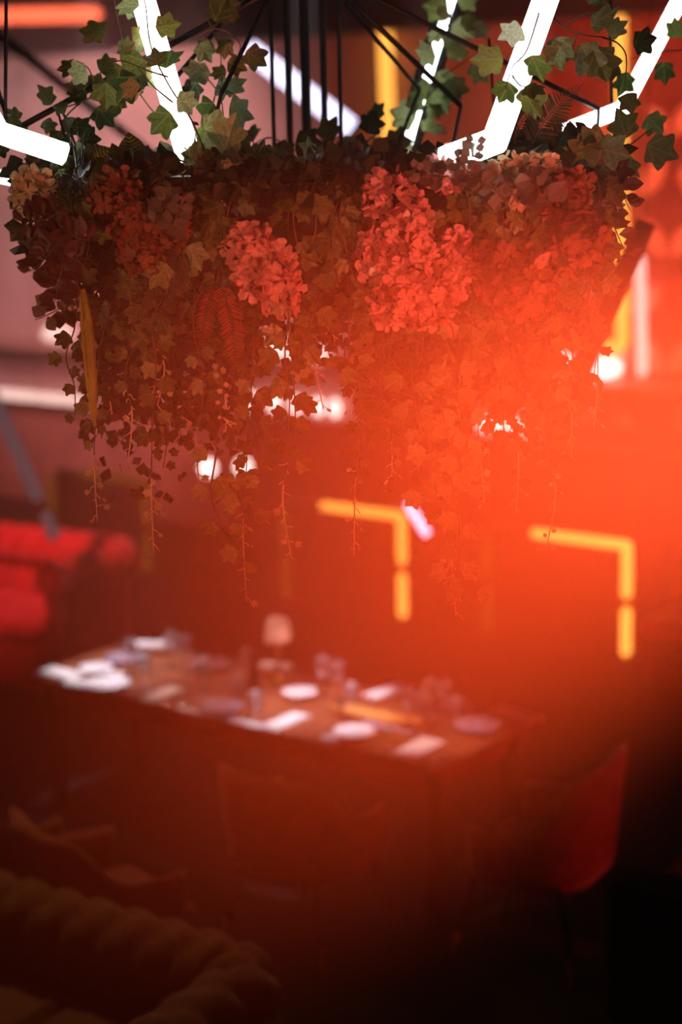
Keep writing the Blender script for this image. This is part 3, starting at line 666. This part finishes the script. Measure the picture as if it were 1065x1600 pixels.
frond('shorter brown fern frond beside the sweeping one', (320, 380, 3.82), (248, 505, 3.79), .02, .045, 'fern', 28)
frond('brown fern frond pointing left under the orange hydrangea', (300, 345, 3.84), (225, 385, 3.8), .01, .04, 'fern', 22)
frond('dark fern frond standing at the right below the far bar light', (815, 260, 4.0), (912, 130, 4.0), -.02, .05, 'fern', 30)
frond('dark fern frond rising behind the cream hydrangea', (800, 250, 4.05), (850, 150, 4.05), -.02, .06, 'fern', 26)
frond('dark fern frond leaning right behind the orange hydrangea', (830, 270, 4.02), (885, 180, 4.02), .02, .06, 'fern', 26)
frond('pink feathery frond hanging under the tall pink cluster', (690, 495, 3.8), (706, 535, 3.8), -.012, .018, 'hyp', 16)
frond('hazy fern frond hanging on the lower right', (560, 640, 3.85), (620, 655, 3.8), .01, .04, 'fern', 20)
frond('hazy star-shaped fern frond beside the other on the lower right', (560, 600, 3.85), (600, 690, 3.8), .01, .04, 'fern', 20)
frond('red palm-like leaf hanging under the slanting middle cluster', (345, 440, 3.80), (366, 590, 3.76), -.012, .035, 'rust', 30, name='palm_leaf')
frond('red palm-like leaf spreading left under the middle cluster', (338, 440, 3.82), (318, 560, 3.8), .012, .028, 'rust', 26, name='palm_leaf')
# amaranth tassel
t = thing('amaranth', 'long yellow hanging amaranth tassel at the left of the basket', 'flower', W(130, 450, 3.78))
mb = MB()
for k in range(16):
    e_ = U(.55, 1.0) if k > 3 else 1.0; ox, od = U(-9, 9), U(-.02, .02); m_ = 40; pts = []; rad = []
    for i in range(m_ + 1):
        q = e_*i/m_; pts.append(W(128 + 20*q**.8 + ox*(.5 + .8*math.sin(math.pi*min(1, q)))*(1 - .5*q) + U(-.5, .5), 452 + 215*q, 3.76 + od)); rad.append(U(.0035, .0065)*(1 if i < m_ - 2 else .5)*(.45 + .55*min(1, q/.3)))
    mb.tube(pts, rad, 6)
part('tassel', mb.me('tassel', 'amar'), t)
part('stem', MB().tube([W(120, 420, 3.82), W(128, 460, 3.78), W(140, 560, 3.78), W(149, 668, 3.78)], .003).me('stem', 'stem'), t)
# berries
BER = MB().lathe([(.05, -.98), (.6, -.75), (1, 0), (.6, .75), (.05, .98)], n=8).me('berry', 'berry', True)
for lab, pts in (('pink berry cluster right of the purple leaves', [(128, 358), (137, 352), (142, 360), (133, 366), (143, 348), (126, 352)]), ('pink berries along a stalk at the left', [(105, 445), (110, 432), (112, 422), (108, 438), (113, 440), (103, 450)]),
                 ('pink berries above the amaranth tassel', [(112, 475), (120, 472), (128, 477), (105, 470), (124, 484), (118, 480), (132, 470), (110, 482)]), ('few pale berries under the purple leaves', [(72, 398), (78, 404), (84, 400), (76, 410)])):
    t = thing('berry_sprig', lab, 'berries', W(*pts[0], 3.8), 'pink berry sprigs')
    x0 = sum(p[0] for p in pts)/len(pts); y0 = sum(p[1] for p in pts)/len(pts)
    for p in pts:
        c = W(p[0], p[1], 3.79 + U(-.01, .01)); part('berry', BER, t, Matrix.Translation(c) @ Matrix.Scale(U(.0045, .0065), 4))
        part('stalk', MB().tube([W(x0 + 6, y0 - 12, 3.82), c], .0007, 4).me('stalk', 'stemp'), t)
# striped leaves
def striped(px, py, ex, ey, d, s, label):
    a, b = W(px, py, d), W(ex, ey, d); t = thing('striped_leaf', label, 'leaf', a, 'yellow striped leaves')
    mx = rot_to(a, b-a, TOC + rv()*.2, (b-a).length)
    part('blade', oval_mesh('blade', 'stripe', .36, 10, .1, .15), t, mx)
    mb = MB()
    for i in range(2, 9):
        for sg in (-1, 1):
            y = i/10; w = .34*math.sin(math.pi*(y + .06))
            p0, p1 = Vector((0, y, -.15*y*y + .012)), Vector((sg*w*.9, y + .10, -.15*(y+.1)**2 + .1*w*.9 + .014))
            mb.add([p0, p0 + Vector((0, .035, 0)), p1 + Vector((0, .012, 0)), p1], [(0, 1, 2, 3) if sg < 0 else (3, 2, 1, 0)])
    part('stripe', mb.me('stripe', 'stripey'), t, mx)
striped(372, 285, 382, 232, 3.9, .1, 'yellow striped leaf right of the pale ivy leaves')
striped(210, 262, 200, 205, 3.95, .1, 'dark striped leaf left of the wide white bar light')
striped(130, 258, 175, 232, 3.95, .1, 'pointed striped leaf at the tip of the bent bar light')
striped(112, 258, 140, 228, 3.98, .1, 'smaller striped leaf at the tip of the bent bar light')
# grass blades
t = thing('grass_tuft', 'dark grass tuft standing at the left of the rim', 'grass', W(125, 262, 3.95))
for k in range(13):
    x = 125 + U(-12, 14); b = W(x, 262, 3.95 + U(-.05, .05)); e = W(x + U(-22, 22), U(190, 240), 3.95 + U(-.06, .06)); mid = (b+e)/2 + rv()*.006
    part('blade', MB().tube([b, mid, e], [.0018, .0015, .0004], 4).me('blade', 'filler'), t)
t = thing('grass_tuft', 'brown dry grass trailing along the left rim', 'grass', W(120, 300, 3.85))
for k in range(60):
    b = W(100 + U(-30, 60), 270 + U(-5, 20), 3.9); e = b + (W(120, 300, 3.85) - W(120, 240, 3.85))*U(.3, 1.3) + rv()*.06; mid = (b+e)/2 + Vector((0, -.06, .02)) + rv()*.02
    part('blade', MB().tube(smooth_path([b, mid, e], 3), .0009, 4).me('blade', 'fern'), t)
# pointed pale single leaves
for (a, b, lab, m) in (((830, 425, 3.75), (858, 395, 3.75), 'single pale pink leaf on a stalk in the haze at the right', 'hyp'), ((735, 272, 3.78), (770, 292, 3.76), 'slim pale leaf lying below the eucalyptus', 'ivyp'), ((400, 282, 3.85), (418, 292, 3.82), 'small white leaf on the dark rim', 'ivyp')):
    t = thing('single_leaf', lab, 'leaf', W(*a)); A, B = W(*a), W(*b)
    part('blade', oval_mesh('blade', m, .2, 8, .15, .1), t, rot_to(A, B-A, TOC, (B-A).length*1.1))
    part('stalk', MB().tube([A, A - (B-A)*.5 + Vector((0, .04, 0)), A - (B-A) + Vector((0, .1, 0))], .0012, 4).me('stalk', 'stemp'), t)
# pothos leaf with notches
t = thing('lobed_leaf', 'yellow-green lobed leaf below the tip of the far right bar light', 'leaf', W(960, 225, 4.0))
for (a, b) in (((945, 215), (905, 232)), ((935, 232), (960, 238)), ((925, 222), (900, 250))):
    A, B = W(*a, 4.0), W(*b, 3.98); part('leaf', random.choice(IVY['ivyp']), t, rot_to(A, B-A, TOC, .08))
part('stem', MB().tube([W(945, 215, 4.0), W(960, 250, 4.0), W(965, 290, 4.0)], .002).me('stem', 'stem'), t)

# ------------------------------------------------------------------ the laid table
T0 = onz(45, 1055, .76); T0.z = 0
def tb(s, q, z=.76): return T0 + UX*s + VX*q + ZX*z
TL, TWD = 2.60, .80
t = thing('dining_table', 'long dark wooden dining table laid for a meal', 'table', tb(TL/2, TWD/2, 0))
for k in range(5):
    w = TWD/5; part('plank', MB().box(tb(TL/2, w*(k+.5), .74), (TL/2, w/2 - .001, .02), RAX, .004).me('plank', 'wood'), t)
part('apron', MB().box(tb(TL/2, TWD/2, .67), (TL/2 - .08, TWD/2 - .06, .05), RAX).me('apron', 'wood'), t)
for s in (.1, TL-.1):
    for q in (.08, TWD-.08): part('leg', MB().box(tb(s, q, .36), (.035, .035, .36), RAX, .006).me('leg', 'metal'), t)
def tpos(px, py):
    p = onz(px, py, .765) - T0; return p.dot(UX), p.dot(VX)
def plate(px, py, r, label, deep=.018, mat='slate'):
    p = onz(px, py, .761); m = MB().lathe([(r*.55, 0), (r*.62, .004), (r, deep), (r*.99, deep + .003), (r*.6, .008), (.01, .007)], (0, 0, 0), 28).me('plate', mat, True)
    o = part('plate', m, None, Matrix.Translation(p)); tagit(o, label, 'plate', 'plates on the table')
for px, py, r, l in ((168, 1072, .13, 'white plate brightly lit near the far left corner of the table'), (345, 1108, .12, 'plate on the near side left of the dark bottle'), (553, 1148, .11, 'white plate brightly lit on the near side of the table right of the middle'), (330, 1040, .12, 'plate on the far side behind the glasses'),
                     (468, 1086, .10, 'white plate in front of the table lamp'), (700, 1104, .12, 'plate at the far side near the right end'), (745, 1138, .12, 'plate at the right end of the table'), (195, 1032, .12, 'plate at the far left end of the table'), (150, 1048, .10, 'small side plate at the left end of the table'), (520, 1160, .07, 'small side plate beside the bright near plate')): plate(px, py, r*.92, l, mat='china' if ('white' in l or 'small' in l) else 'slate')
def napkin(px, py, l, w, ang, label, roll=False, h=.012):
    p = onz(px, py, .761); a = UX*math.cos(ang) + VX*math.sin(ang); b = ZX.cross(a)
    t = thing('napkin', label, 'napkin', p, 'white napkins on the table')
    if roll:
        part('cloth', MB().tube([p + ZX*.035 + a*(q*l) for q in (-.5, -.45, -.2, 0, .2, .45, .5)], [.02, .032, .034, .033, .034, .032, .02], 12).me('cloth', 'linen', True), t)
        part('flap', MB().box(p + ZX*.03 + b*.03, (l*.4, .02, .01), (a, b, ZX), .004).me('flap', 'linen'), t)
    else:
        part('cloth', MB().box(p + ZX*h/2, (l/2, w/2, h/2), (a, b, ZX), .003).me('cloth', 'linen'), t)
        part('fold', MB().box(p + ZX*(h + .003) - a*l*.02, (l*.46, w*.42, .003), (a, b, ZX), .001).me('fold', 'linen'), t)
h90 = math.pi/2
for px, py, l, w, a, lab, ro in ((95, 1055, .24, .12, .0, 'folded white napkin at the far left corner of the table', 0), (252, 1088, .26, .10, h90, 'folded white napkin on the near edge, left of the middle', 0), (445, 1131, .28, .11, h90, 'folded white napkin on the near edge in the middle', 0), (652, 1172, .28, .13, h90, 'folded white napkin on the near edge at the right', 0),
                             (240, 1020, .24, .1, .5, 'rolled white napkin on the far left side', 1), (432, 1054, .18, .1, .3, 'rolled white napkin at the foot of the table lamp', 1), (608, 1087, .28, .10, h90*.9, 'folded white napkin on the far side right of the lamp', 0), (806, 1121, .26, .12, -.2, 'folded white napkin at the right-hand corner of the table', 0), (130, 1072, .2, .1, .2, 'crumpled bright napkin beside the left plate', 0)):
    napkin(px, py, l, w, a, lab, ro, .03 if 'far side right' in lab else .014)
def cutlery(kind, px, py, lab):
    p = onz(px, py, .763); t = thing(kind, lab, kind, p, 'cutlery on the table')
    part('handle', MB().box(p - VX*.05 + ZX*.003, (.006, .05, .003), RAX, .002).me('handle', 'steel'), t)
    if kind == 'knife': part('blade', MB().box(p + VX*.055 + ZX*.003, (.009, .055, .0015), RAX, .001).me('blade', 'steel'), t)
    else:
        part('neck', MB().box(p + VX*.03 + ZX*.003, (.011, .03, .002), RAX, .001).me('neck', 'steel'), t)
        for k in (-1, 0, 1): part('tine', MB().box(p + VX*.08 + UX*.008*k + ZX*.003, (.002, .022, .0015), RAX).me('tine', 'steel'), t)
for k, (px, py, n_) in enumerate(((225, 1080, 'the near left napkin'), (415, 1122, 'the middle near napkin'), (620, 1158, 'the right near napkin'), (770, 1132, 'the right end plate'), (300, 1098, 'the plate left of the bottle'), (500, 1145, 'the bright near plate'))):
    cutlery('knife', px, py, 'steel table knife beside ' + n_); cutlery('fork', px - 22, py - 5, 'steel fork beside ' + n_)
GL = MB().lathe([(.033, 0), (.034, .002), (.006, .006), (.004, .07), (.006, .085), (.026, .105), (.036, .135), (.036, .165), (.030, .20), (.029, .20), (.035, .165), (.035, .135), (.025, .108), (.003, .092)], n=20, cap=False).me('wine_glass', 'glass', True)
TU = MB().lathe([(.030, 0), (.033, .004), (.036, .095), (.0345, .095), (.031, .010), (.002, .008)], n=20, cap=False).me('tumbler', 'glass', True)
for k, (px, py, w) in enumerate(sorted(((290, 1050, 1), (318, 1058, 0), (268, 1044, 1), (388, 1072, 1), (372, 1085, 0), (505, 1085, 1), (528, 1094, 1), (548, 1097, 0), (672, 1122, 1), (695, 1127, 1), (655, 1115, 0), (712, 1120, 0), (205, 1055, 1), (225, 1050, 0), (640, 1140, 1), (400, 1110, 0)))):
    o = part('wine_glass' if w else 'tumbler', GL if w else TU, None, Matrix.Translation(onz(px, py, .761)))
    tagit(o, ('clear stemmed wine glass' if w else 'clear short tumbler') + ' on the table, %s glass counted from its left end' % (ORD + ['sixteenth'])[k], 'glass', 'glasses on the table')
for px, py, l in ((534, 1121, 'small steel shaker left of the wooden board'), (668, 1142, 'small steel shaker right of the wooden board'), (682, 1134, 'second steel shaker at the right end of the wooden board')):
    o = part('shaker', MB().lathe([(.016, 0), (.018, .005), (.015, .04), (.019, .05), (.012, .065), (.002, .07)], (0, 0, 0), 14).me('shaker', 'steel', True), None, Matrix.Translation(onz(px, py, .761))); tagit(o, l, 'shaker')
for a_, b_, lab in (((275, 1111), (412, 1142), 'long cream menu card lying along the near edge of the table'), ((560, 1132), (640, 1150), 'dark violet menu card beside the wooden board'), ((120, 1052), (190, 1058), 'pale violet menu card at the left end of the table')):
    A_, B_ = onz(*a_, .761), onz(*b_, .761); d_ = (B_ - A_).normalized(); o_ = ZX.cross(d_); L_ = (B_-A_).length/2
    t = thing('menu_card', lab, 'menu', (A_ + B_)/2, 'menu cards on the table')
    part('cover', MB().box((A_ + B_)/2 + o_*.03 + ZX*.004, (L_, .032, .003), (d_, o_, ZX), .001).me('cover', 'linen' if 'cream' in lab else 'slate'), t)
    part('page', MB().box((A_ + B_)/2 + o_*.03 + ZX*.008, (L_*.96, .027, .001), (d_, o_, ZX)).me('page', 'linen' if 'dark' not in lab else 'slate'), t)
p = onz(592, 1124, .761); t = thing('serving_board', 'serving board with amber light put into its colour, right half of the table', 'board', p)
part('slab', MB().box(p + ZX*.012, (.22, .06, .012), RAX, .004).me('slab', 'board'), t); part('grip', MB().box(p + ZX*.012 - UX*.26, (.045, .018, .009), RAX, .004).me('grip', 'board'), t)
p = onz(397, 1078, .761); t = thing('bottle', 'slim dark bottle standing beside the table lamp', 'bottle', p)
part('body', MB().lathe([(.030, 0), (.032, .01), (.032, .10), (.014, .14), (.012, .19)], p, 18).me('body', 'bottle', True), t); part('cap', MB().lathe([(.013, .19), (.013, .21), (.010, .213)], p, 14).me('cap', 'metal'), t)
p = onz(436, 1062, .761); t = thing('table_lamp', 'small table lamp with a pale tapered shade', 'lamp', p)
part('base', MB().lathe([(.055, 0), (.055, .012), (.02, .018), (.008, .022)], p, 24).me('base', 'brass', True), t)
part('pole', MB().tube([p + ZX*.02, p + ZX*.25], .0075, 10).me('pole', 'brass', True), t)
part('shade', MB().lathe([(.075, .215), (.054, .33), (.052, .33), (.073, .215)], p, 28, cap=False).me('shade', 'shade', True), t)
lamp('shade_fill', 'POINT', p + ZX*.275, p, 0.35, (1.0, 0.55, 0.42), 0.02)  # added fill inside the shade; the table lamp itself is unlit
part('switch', MB().lathe([(.008, .33), (.008, .345), (.003, .35)], p, 10).me('switch', 'brass'), t)

# ------------------------------------------------------------------ tub chairs
def tub_chair(c, ang, label, mat='brownvel', h=.86, arm=.64, grp='tub chairs around the table'):
    t = thing('tub_chair', label, 'chair', c, grp)
    cs, sn = math.cos(ang), math.sin(ang)      # ang: direction the sitter faces
    fx = Vector((cs, sn, 0)); sx = Vector((-sn, cs, 0))
    n_ = 36; rows = 7; v = []; f = []
    def rim(a):
        q = abs(a)/math.radians(125); k = 1/(1 + math.exp((q - .44)*16)); flare = .03*math.exp(-((q-.36)/.1)**2)
        return arm + (h - arm)*k + flare - .03*max(0, q-.7)
    for side in (1, -1):
        for i in range(n_ + 1):
            a = math.radians(-125 + 250*i/n_); top = rim(a)
            for j in range(rows):
                z = .40 + (top - .40)*j/(rows-1) if side > 0 else .40 + (top - .41)*j/(rows-1)
                rr = (.27 + .055*(z-.4)/.46) + (.028 if side > 0 else -.028)*(1 - .5*(j/(rows-1))**4)
                ex = 3.2; ca, sa = -math.cos(a), math.sin(a)
                kk = (abs(ca)**ex + abs(sa)**ex)**(-1/ex)
                v.append(c + fx*ca*rr*kk + sx*sa*rr*kk*1.02 + ZX*z)
    N = (n_+1)*rows
    for i in range(n_):
        for j in range(rows-1):
            a0 = i*rows + j; f.append((a0, a0+rows, a0+rows+1, a0+1)); f.append((N+a0, N+a0+1, N+a0+rows+1, N+a0+rows))
        a0 = i*rows + rows-1; f.append((a0, a0+rows, N+a0+rows, N+a0)); a0 = i*rows; f.append((a0, N+a0, N+a0+rows, a0+rows))
    for i in (0, n_):
        for j in range(rows-1): a0 = i*rows + j; f.append((a0, a0+1, N+a0+1, N+a0) if i == 0 else (a0, N+a0, N+a0+1, a0+1))
    part('backrest', mesh('backrest', v, f, mat, True), t)
    part('seat', MB().box(c + ZX*.42, (.27, .27, .055), (fx, sx, ZX), .04).me('seat', mat), t)
    for i in (-1, 1):
        for j in (-1, 1):
            a = c + fx*.2*i + sx*.2*j + ZX*.37; b = c + fx*.26*i + sx*.26*j + ZX*.12; e = c + fx*.285*i + sx*.285*j
            l = part('leg', MB().tube([a, b], [.018, .013], 8).me('leg', 'metal'), t); part('leg_tip', MB().tube([b, e], [.013, .009], 8).me('leg_tip', 'brass'), l)
aV = math.atan2(VX.y, VX.x); aU = math.atan2(-UX.y, -UX.x)
p1 = onz(410, 1210, .86); p1.z = 0
tub_chair(p1 + VX*.30, aV, 'brown velvet tub chair drawn up at the near side of the table')
p2 = onz(938, 1196, .90); p2.z = 0
tub_chair(p2 - UX*.30, aU + .1, 'red-lit tub chair at the right-hand end of the table', 'brownvel', h=.92)
p3 = onz(135, 1280, .84); p3.z = 0
tub_chair(p3 + VX*.1, aV - .3, 'dark tub chair behind the tufted sofa, beside the table chair')
tub_chair(p3 - UX*.78 + VX*.12, aV + .1, 'dark tub chair at the left edge above the tufted sofa')
p5 = onz(1095, 1240, .8); p5.z = 0
tub_chair(p5 + UX*.25 + VX*.30, aU, 'red tub chair cut off by the right edge behind the black armchair', 'redvel')

# ------------------------------------------------------------------ tufted sofas
def chesterfield(o0, du, length, label, mat, arm_side=1, cat='sofa', depth=.85, z0=0.0, grp=None, hh=.74):
    """o0: ground point at the back's arm end; du: unit vector along the back towards that arm; the sitter faces fv"""
    fv = ZX.cross(du)*(-1)           # towards the seat
    t = thing('tufted_sofa', label, cat, o0 - du*length/2, grp)
    # path of the roll: along the back, round the corner, along the arm
    path = []; rc = .20
    nb_ = int(length/.03)
    for i in range(nb_): path.append((o0 - du*(length - rc - (length-rc)*0)*(1 - i/nb_) - du*rc*(i/nb_), du.copy()))
    cc = o0 - du*rc + fv*rc
    for i in range(17):
        g = math.pi/2*i/16; path.append((cc + du*rc*math.sin(g) - fv*rc*math.cos(g), (du*math.cos(g) + fv*math.sin(g))))
    na = int((depth - rc)/.03)
    for i in range(1, na + 1): path.append((o0 + fv*(rc + (depth-rc)*i/na), fv.copy()))
    rr = .125; zc = hh - rr
    prof = [(-.06, .06, 0)]
    for k in range(9): prof.append((-.06, .06 + (zc - .12)*k/8, .0))
    for k in range(17):
        g = math.pi - (math.pi*1.35)*k/16 + .45
        prof.append((.02 + rr*math.cos(g), zc + rr*math.sin(g), 1))
    for k in range(1, 11): prof.append((.075, zc - .05 - (zc - .05 - .34)*k/10, 1))
    m = len(prof); v = []; f = []; s = 0; last = None; arcs = []
    d1 = 0
    al = [0]
    for a, b in zip(prof[:-1], prof[1:]): al.append(al[-1] + math.hypot(b[0]-a[0], b[1]-a[1]))
    a_start = al[10]; pitch = .17
    for pi_, (p, tn) in enumerate(path):
        if last is not None: s += (p - last).length
        last = p
        nrm = ZX.cross(tn)*(-1)
        for k, (x, z, tuft) in enumerate(prof):
            q = prof[min(k+1, m-1)]; w = prof[max(k-1, 0)]; tx, tz = q[0]-w[0], q[1]-w[1]; ll = math.hypot(tx, tz) or 1
            ox, oz = -tz/ll, tx/ll
            h = 0
            if tuft:
                A = (al[k]-a_start)/.15; S = s/pitch
                a1, b1 = S + A*.5, S - A*.5
                fa, fb = abs((a1 % 1) - .5)*2, abs((b1 % 1) - .5)*2      # 1 on the seams
                e = max(fa, fb); both = fa*fb
                h = .026*(1 - e**3) - .040*both**3
            v.append(p + nrm*(x + ox*h) + ZX*(z + oz*h + z0))
    n_ = len(path)
    for i in range(n_-1):
        for k in range(m-1): f.append((i*m+k, (i+1)*m+k, (i+1)*m+k+1, i*m+k+1))
    f.append(tuple((n_-1)*m + k for k in range(m)))
    f.append(tuple(k for k in range(m-1, -1, -1)))
    part('back_and_arm', mesh('back_and_arm', v, f, mat, True), t)
    # buttons at the tuft points
    BT = MB().lathe([(.012, -.004), (.013, 0), (.009, .005), (.002, .007)], n=8).me('button', mat, True)
    part('seat_base', MB().box(o0 - du*(length/2 + .04) + fv*(depth/2 + .04) + ZX*(.17 + z0), (length/2 - .10, depth/2 - .04, .15), (du, fv, ZX), .02).me('seat_base', mat), t)
    nC = max(2, int(length/.65))
    for k in range(nC):
        w = (length - .22)/nC; part('seat_cushion', MB().box(o0 - du*(.16 + w*(k+.5)) + fv*(depth/2 + .07) + ZX*(.385 + z0), (w/2 - .006, depth/2 - .06, .07), (du, fv, ZX), .035).me('seat_cushion', mat), t)
    c = path[-1][0]
    part('arm_disc', MB().tube([c + fv*.0 + ZX.cross(fv)*(-.02) + ZX*(zc + z0) - fv*.01, c + ZX.cross(fv)*(-.02) + fv*.012 + ZX*(zc + z0)], .10, 20).me('arm_disc', mat), t)
    for (a, b) in ((.1, .1), (length-.1, .1), (.1, depth-.08), (length-.1, depth-.08)):
        part('foot', MB().tube([o0 - du*a + fv*b + ZX*(.07 + z0), o0 - du*a + fv*b + ZX*z0], [.03, .02], 10).me('foot', 'metal'), t)
    return t
ang_s = math.radians(-33); ds = Vector((math.cos(ang_s), math.sin(ang_s), 0))
e = onz(418, 1540, .62); e.z = 0
chesterfield(e, ds, 2.0, 'olive brown tufted sofa with rolled back in the lower left corner', 'olive')
e = onz(212, 905, .60); e.z = 0
chesterfield(e, Vector((math.cos(math.radians(-30)), math.sin(math.radians(-30)), 0)), 2.2, 'bright red velvet tufted sofa beyond the table at the left', 'redvel', hh=.88)
# black armchair, bottom right
p = onz(935, 1352, .80); p.z = 0
t = thing('armchair', 'black armchair turned away in the lower right corner', 'armchair', p + UX*.4)
part('backrest', MB().box(p + UX*.42 + VX*.06 + ZX*.47, (.42, .07, .33), RAX, .05).me('backrest', 'blackfab'), t)
part('seat', MB().box(p + UX*.42 + VX*.42 + ZX*.30, (.36, .30, .12), RAX, .05).me('seat', 'blackfab'), t)
for k in (0.05, .79): part('armrest', MB().box(p + UX*k + VX*.40 + ZX*.36, (.06, .34, .24), RAX, .04).me('armrest', 'blackfab'), t)
for a in (.08, .76):
    for b in (.06, .66): part('leg', MB().tube([p + UX*a + VX*b + ZX*.2, p + UX*a + VX*b], [.022, .014], 8).me('leg', 'metal'), t)
# red bench far right
p = onz(985, 1068, 0)
t = thing('bench', 'dark red upholstered bench beyond the right end of the table', 'bench', p + UX*.6)
part('seat', MB().box(p + UX*.75 + VX*.25 + ZX*.38, (.7, .25, .06), RAX, .03).me('seat', 'redvel'), t)
part('backrest', MB().box(p + UX*.75 + VX*.52 + ZX*.55, (.7, .05, .28), RAX, .03).me('backrest', 'redvel'), t)
part('plinth', MB().box(p + UX*.75 + VX*.28 + ZX*.16, (.66, .2, .16), RAX, .01).me('plinth', 'partition'), t)

# ------------------------------------------------------------------ added smoke that stands in for red flare in front of the basket
def smoke(name, label, c, rad, ax, dens):
    m, n, l = newmat('smoke_' + name); n.remove(n['Principled BSDF'])
    tc = n.new('ShaderNodeTexCoord'); gr = n.new('ShaderNodeTexGradient'); gr.gradient_type = 'QUADRATIC_SPHERE'; l.new(tc.outputs['Object'], gr.inputs[0])
    m2 = n.new('ShaderNodeMath'); m2.operation = 'MULTIPLY'; l.new(gr.outputs['Fac'], m2.inputs[0]); m2.inputs[1].default_value = dens
    sc = n.new('ShaderNodeVolumeScatter'); sc.inputs['Color'].default_value = (1, 1, 1, 1); sc.inputs['Anisotropy'].default_value = 0.0
    l.new(m2.outputs[0], sc.inputs['Density']); l.new(sc.outputs[0], n['Material Output'].inputs['Volume'])
    mb = MB().lathe([(math.sin(math.pi*(i+.02)/16.04), -math.cos(math.pi*(i+.02)/16.04)) for i in range(17)], n=24)
    a, b, d = ax
    mx = Matrix(((a.x*rad[0], b.x*rad[1], d.x*rad[2], c.x), (a.y*rad[0], b.y*rad[1], d.y*rad[2], c.y), (a.z*rad[0], b.z*rad[1], d.z*rad[2], c.z), (0, 0, 0, 1)))
    o = part('haze', mb.me('haze', m), None, mx); tagit(o, label, 'haze', kind='stuff'); return o
dg = (W(300, 1180, 3) - W(940, 500, 3)).normalized(); fw = FWD.copy(); up_ = dg.cross(fw).normalized(); fw = up_.cross(dg)
smoke('cloud', 'added smoke cloud standing in for red flare before the basket and table', W(660, 750, 2.95), (1.20, .92, .34), (dg, up_, fw), 2.35)
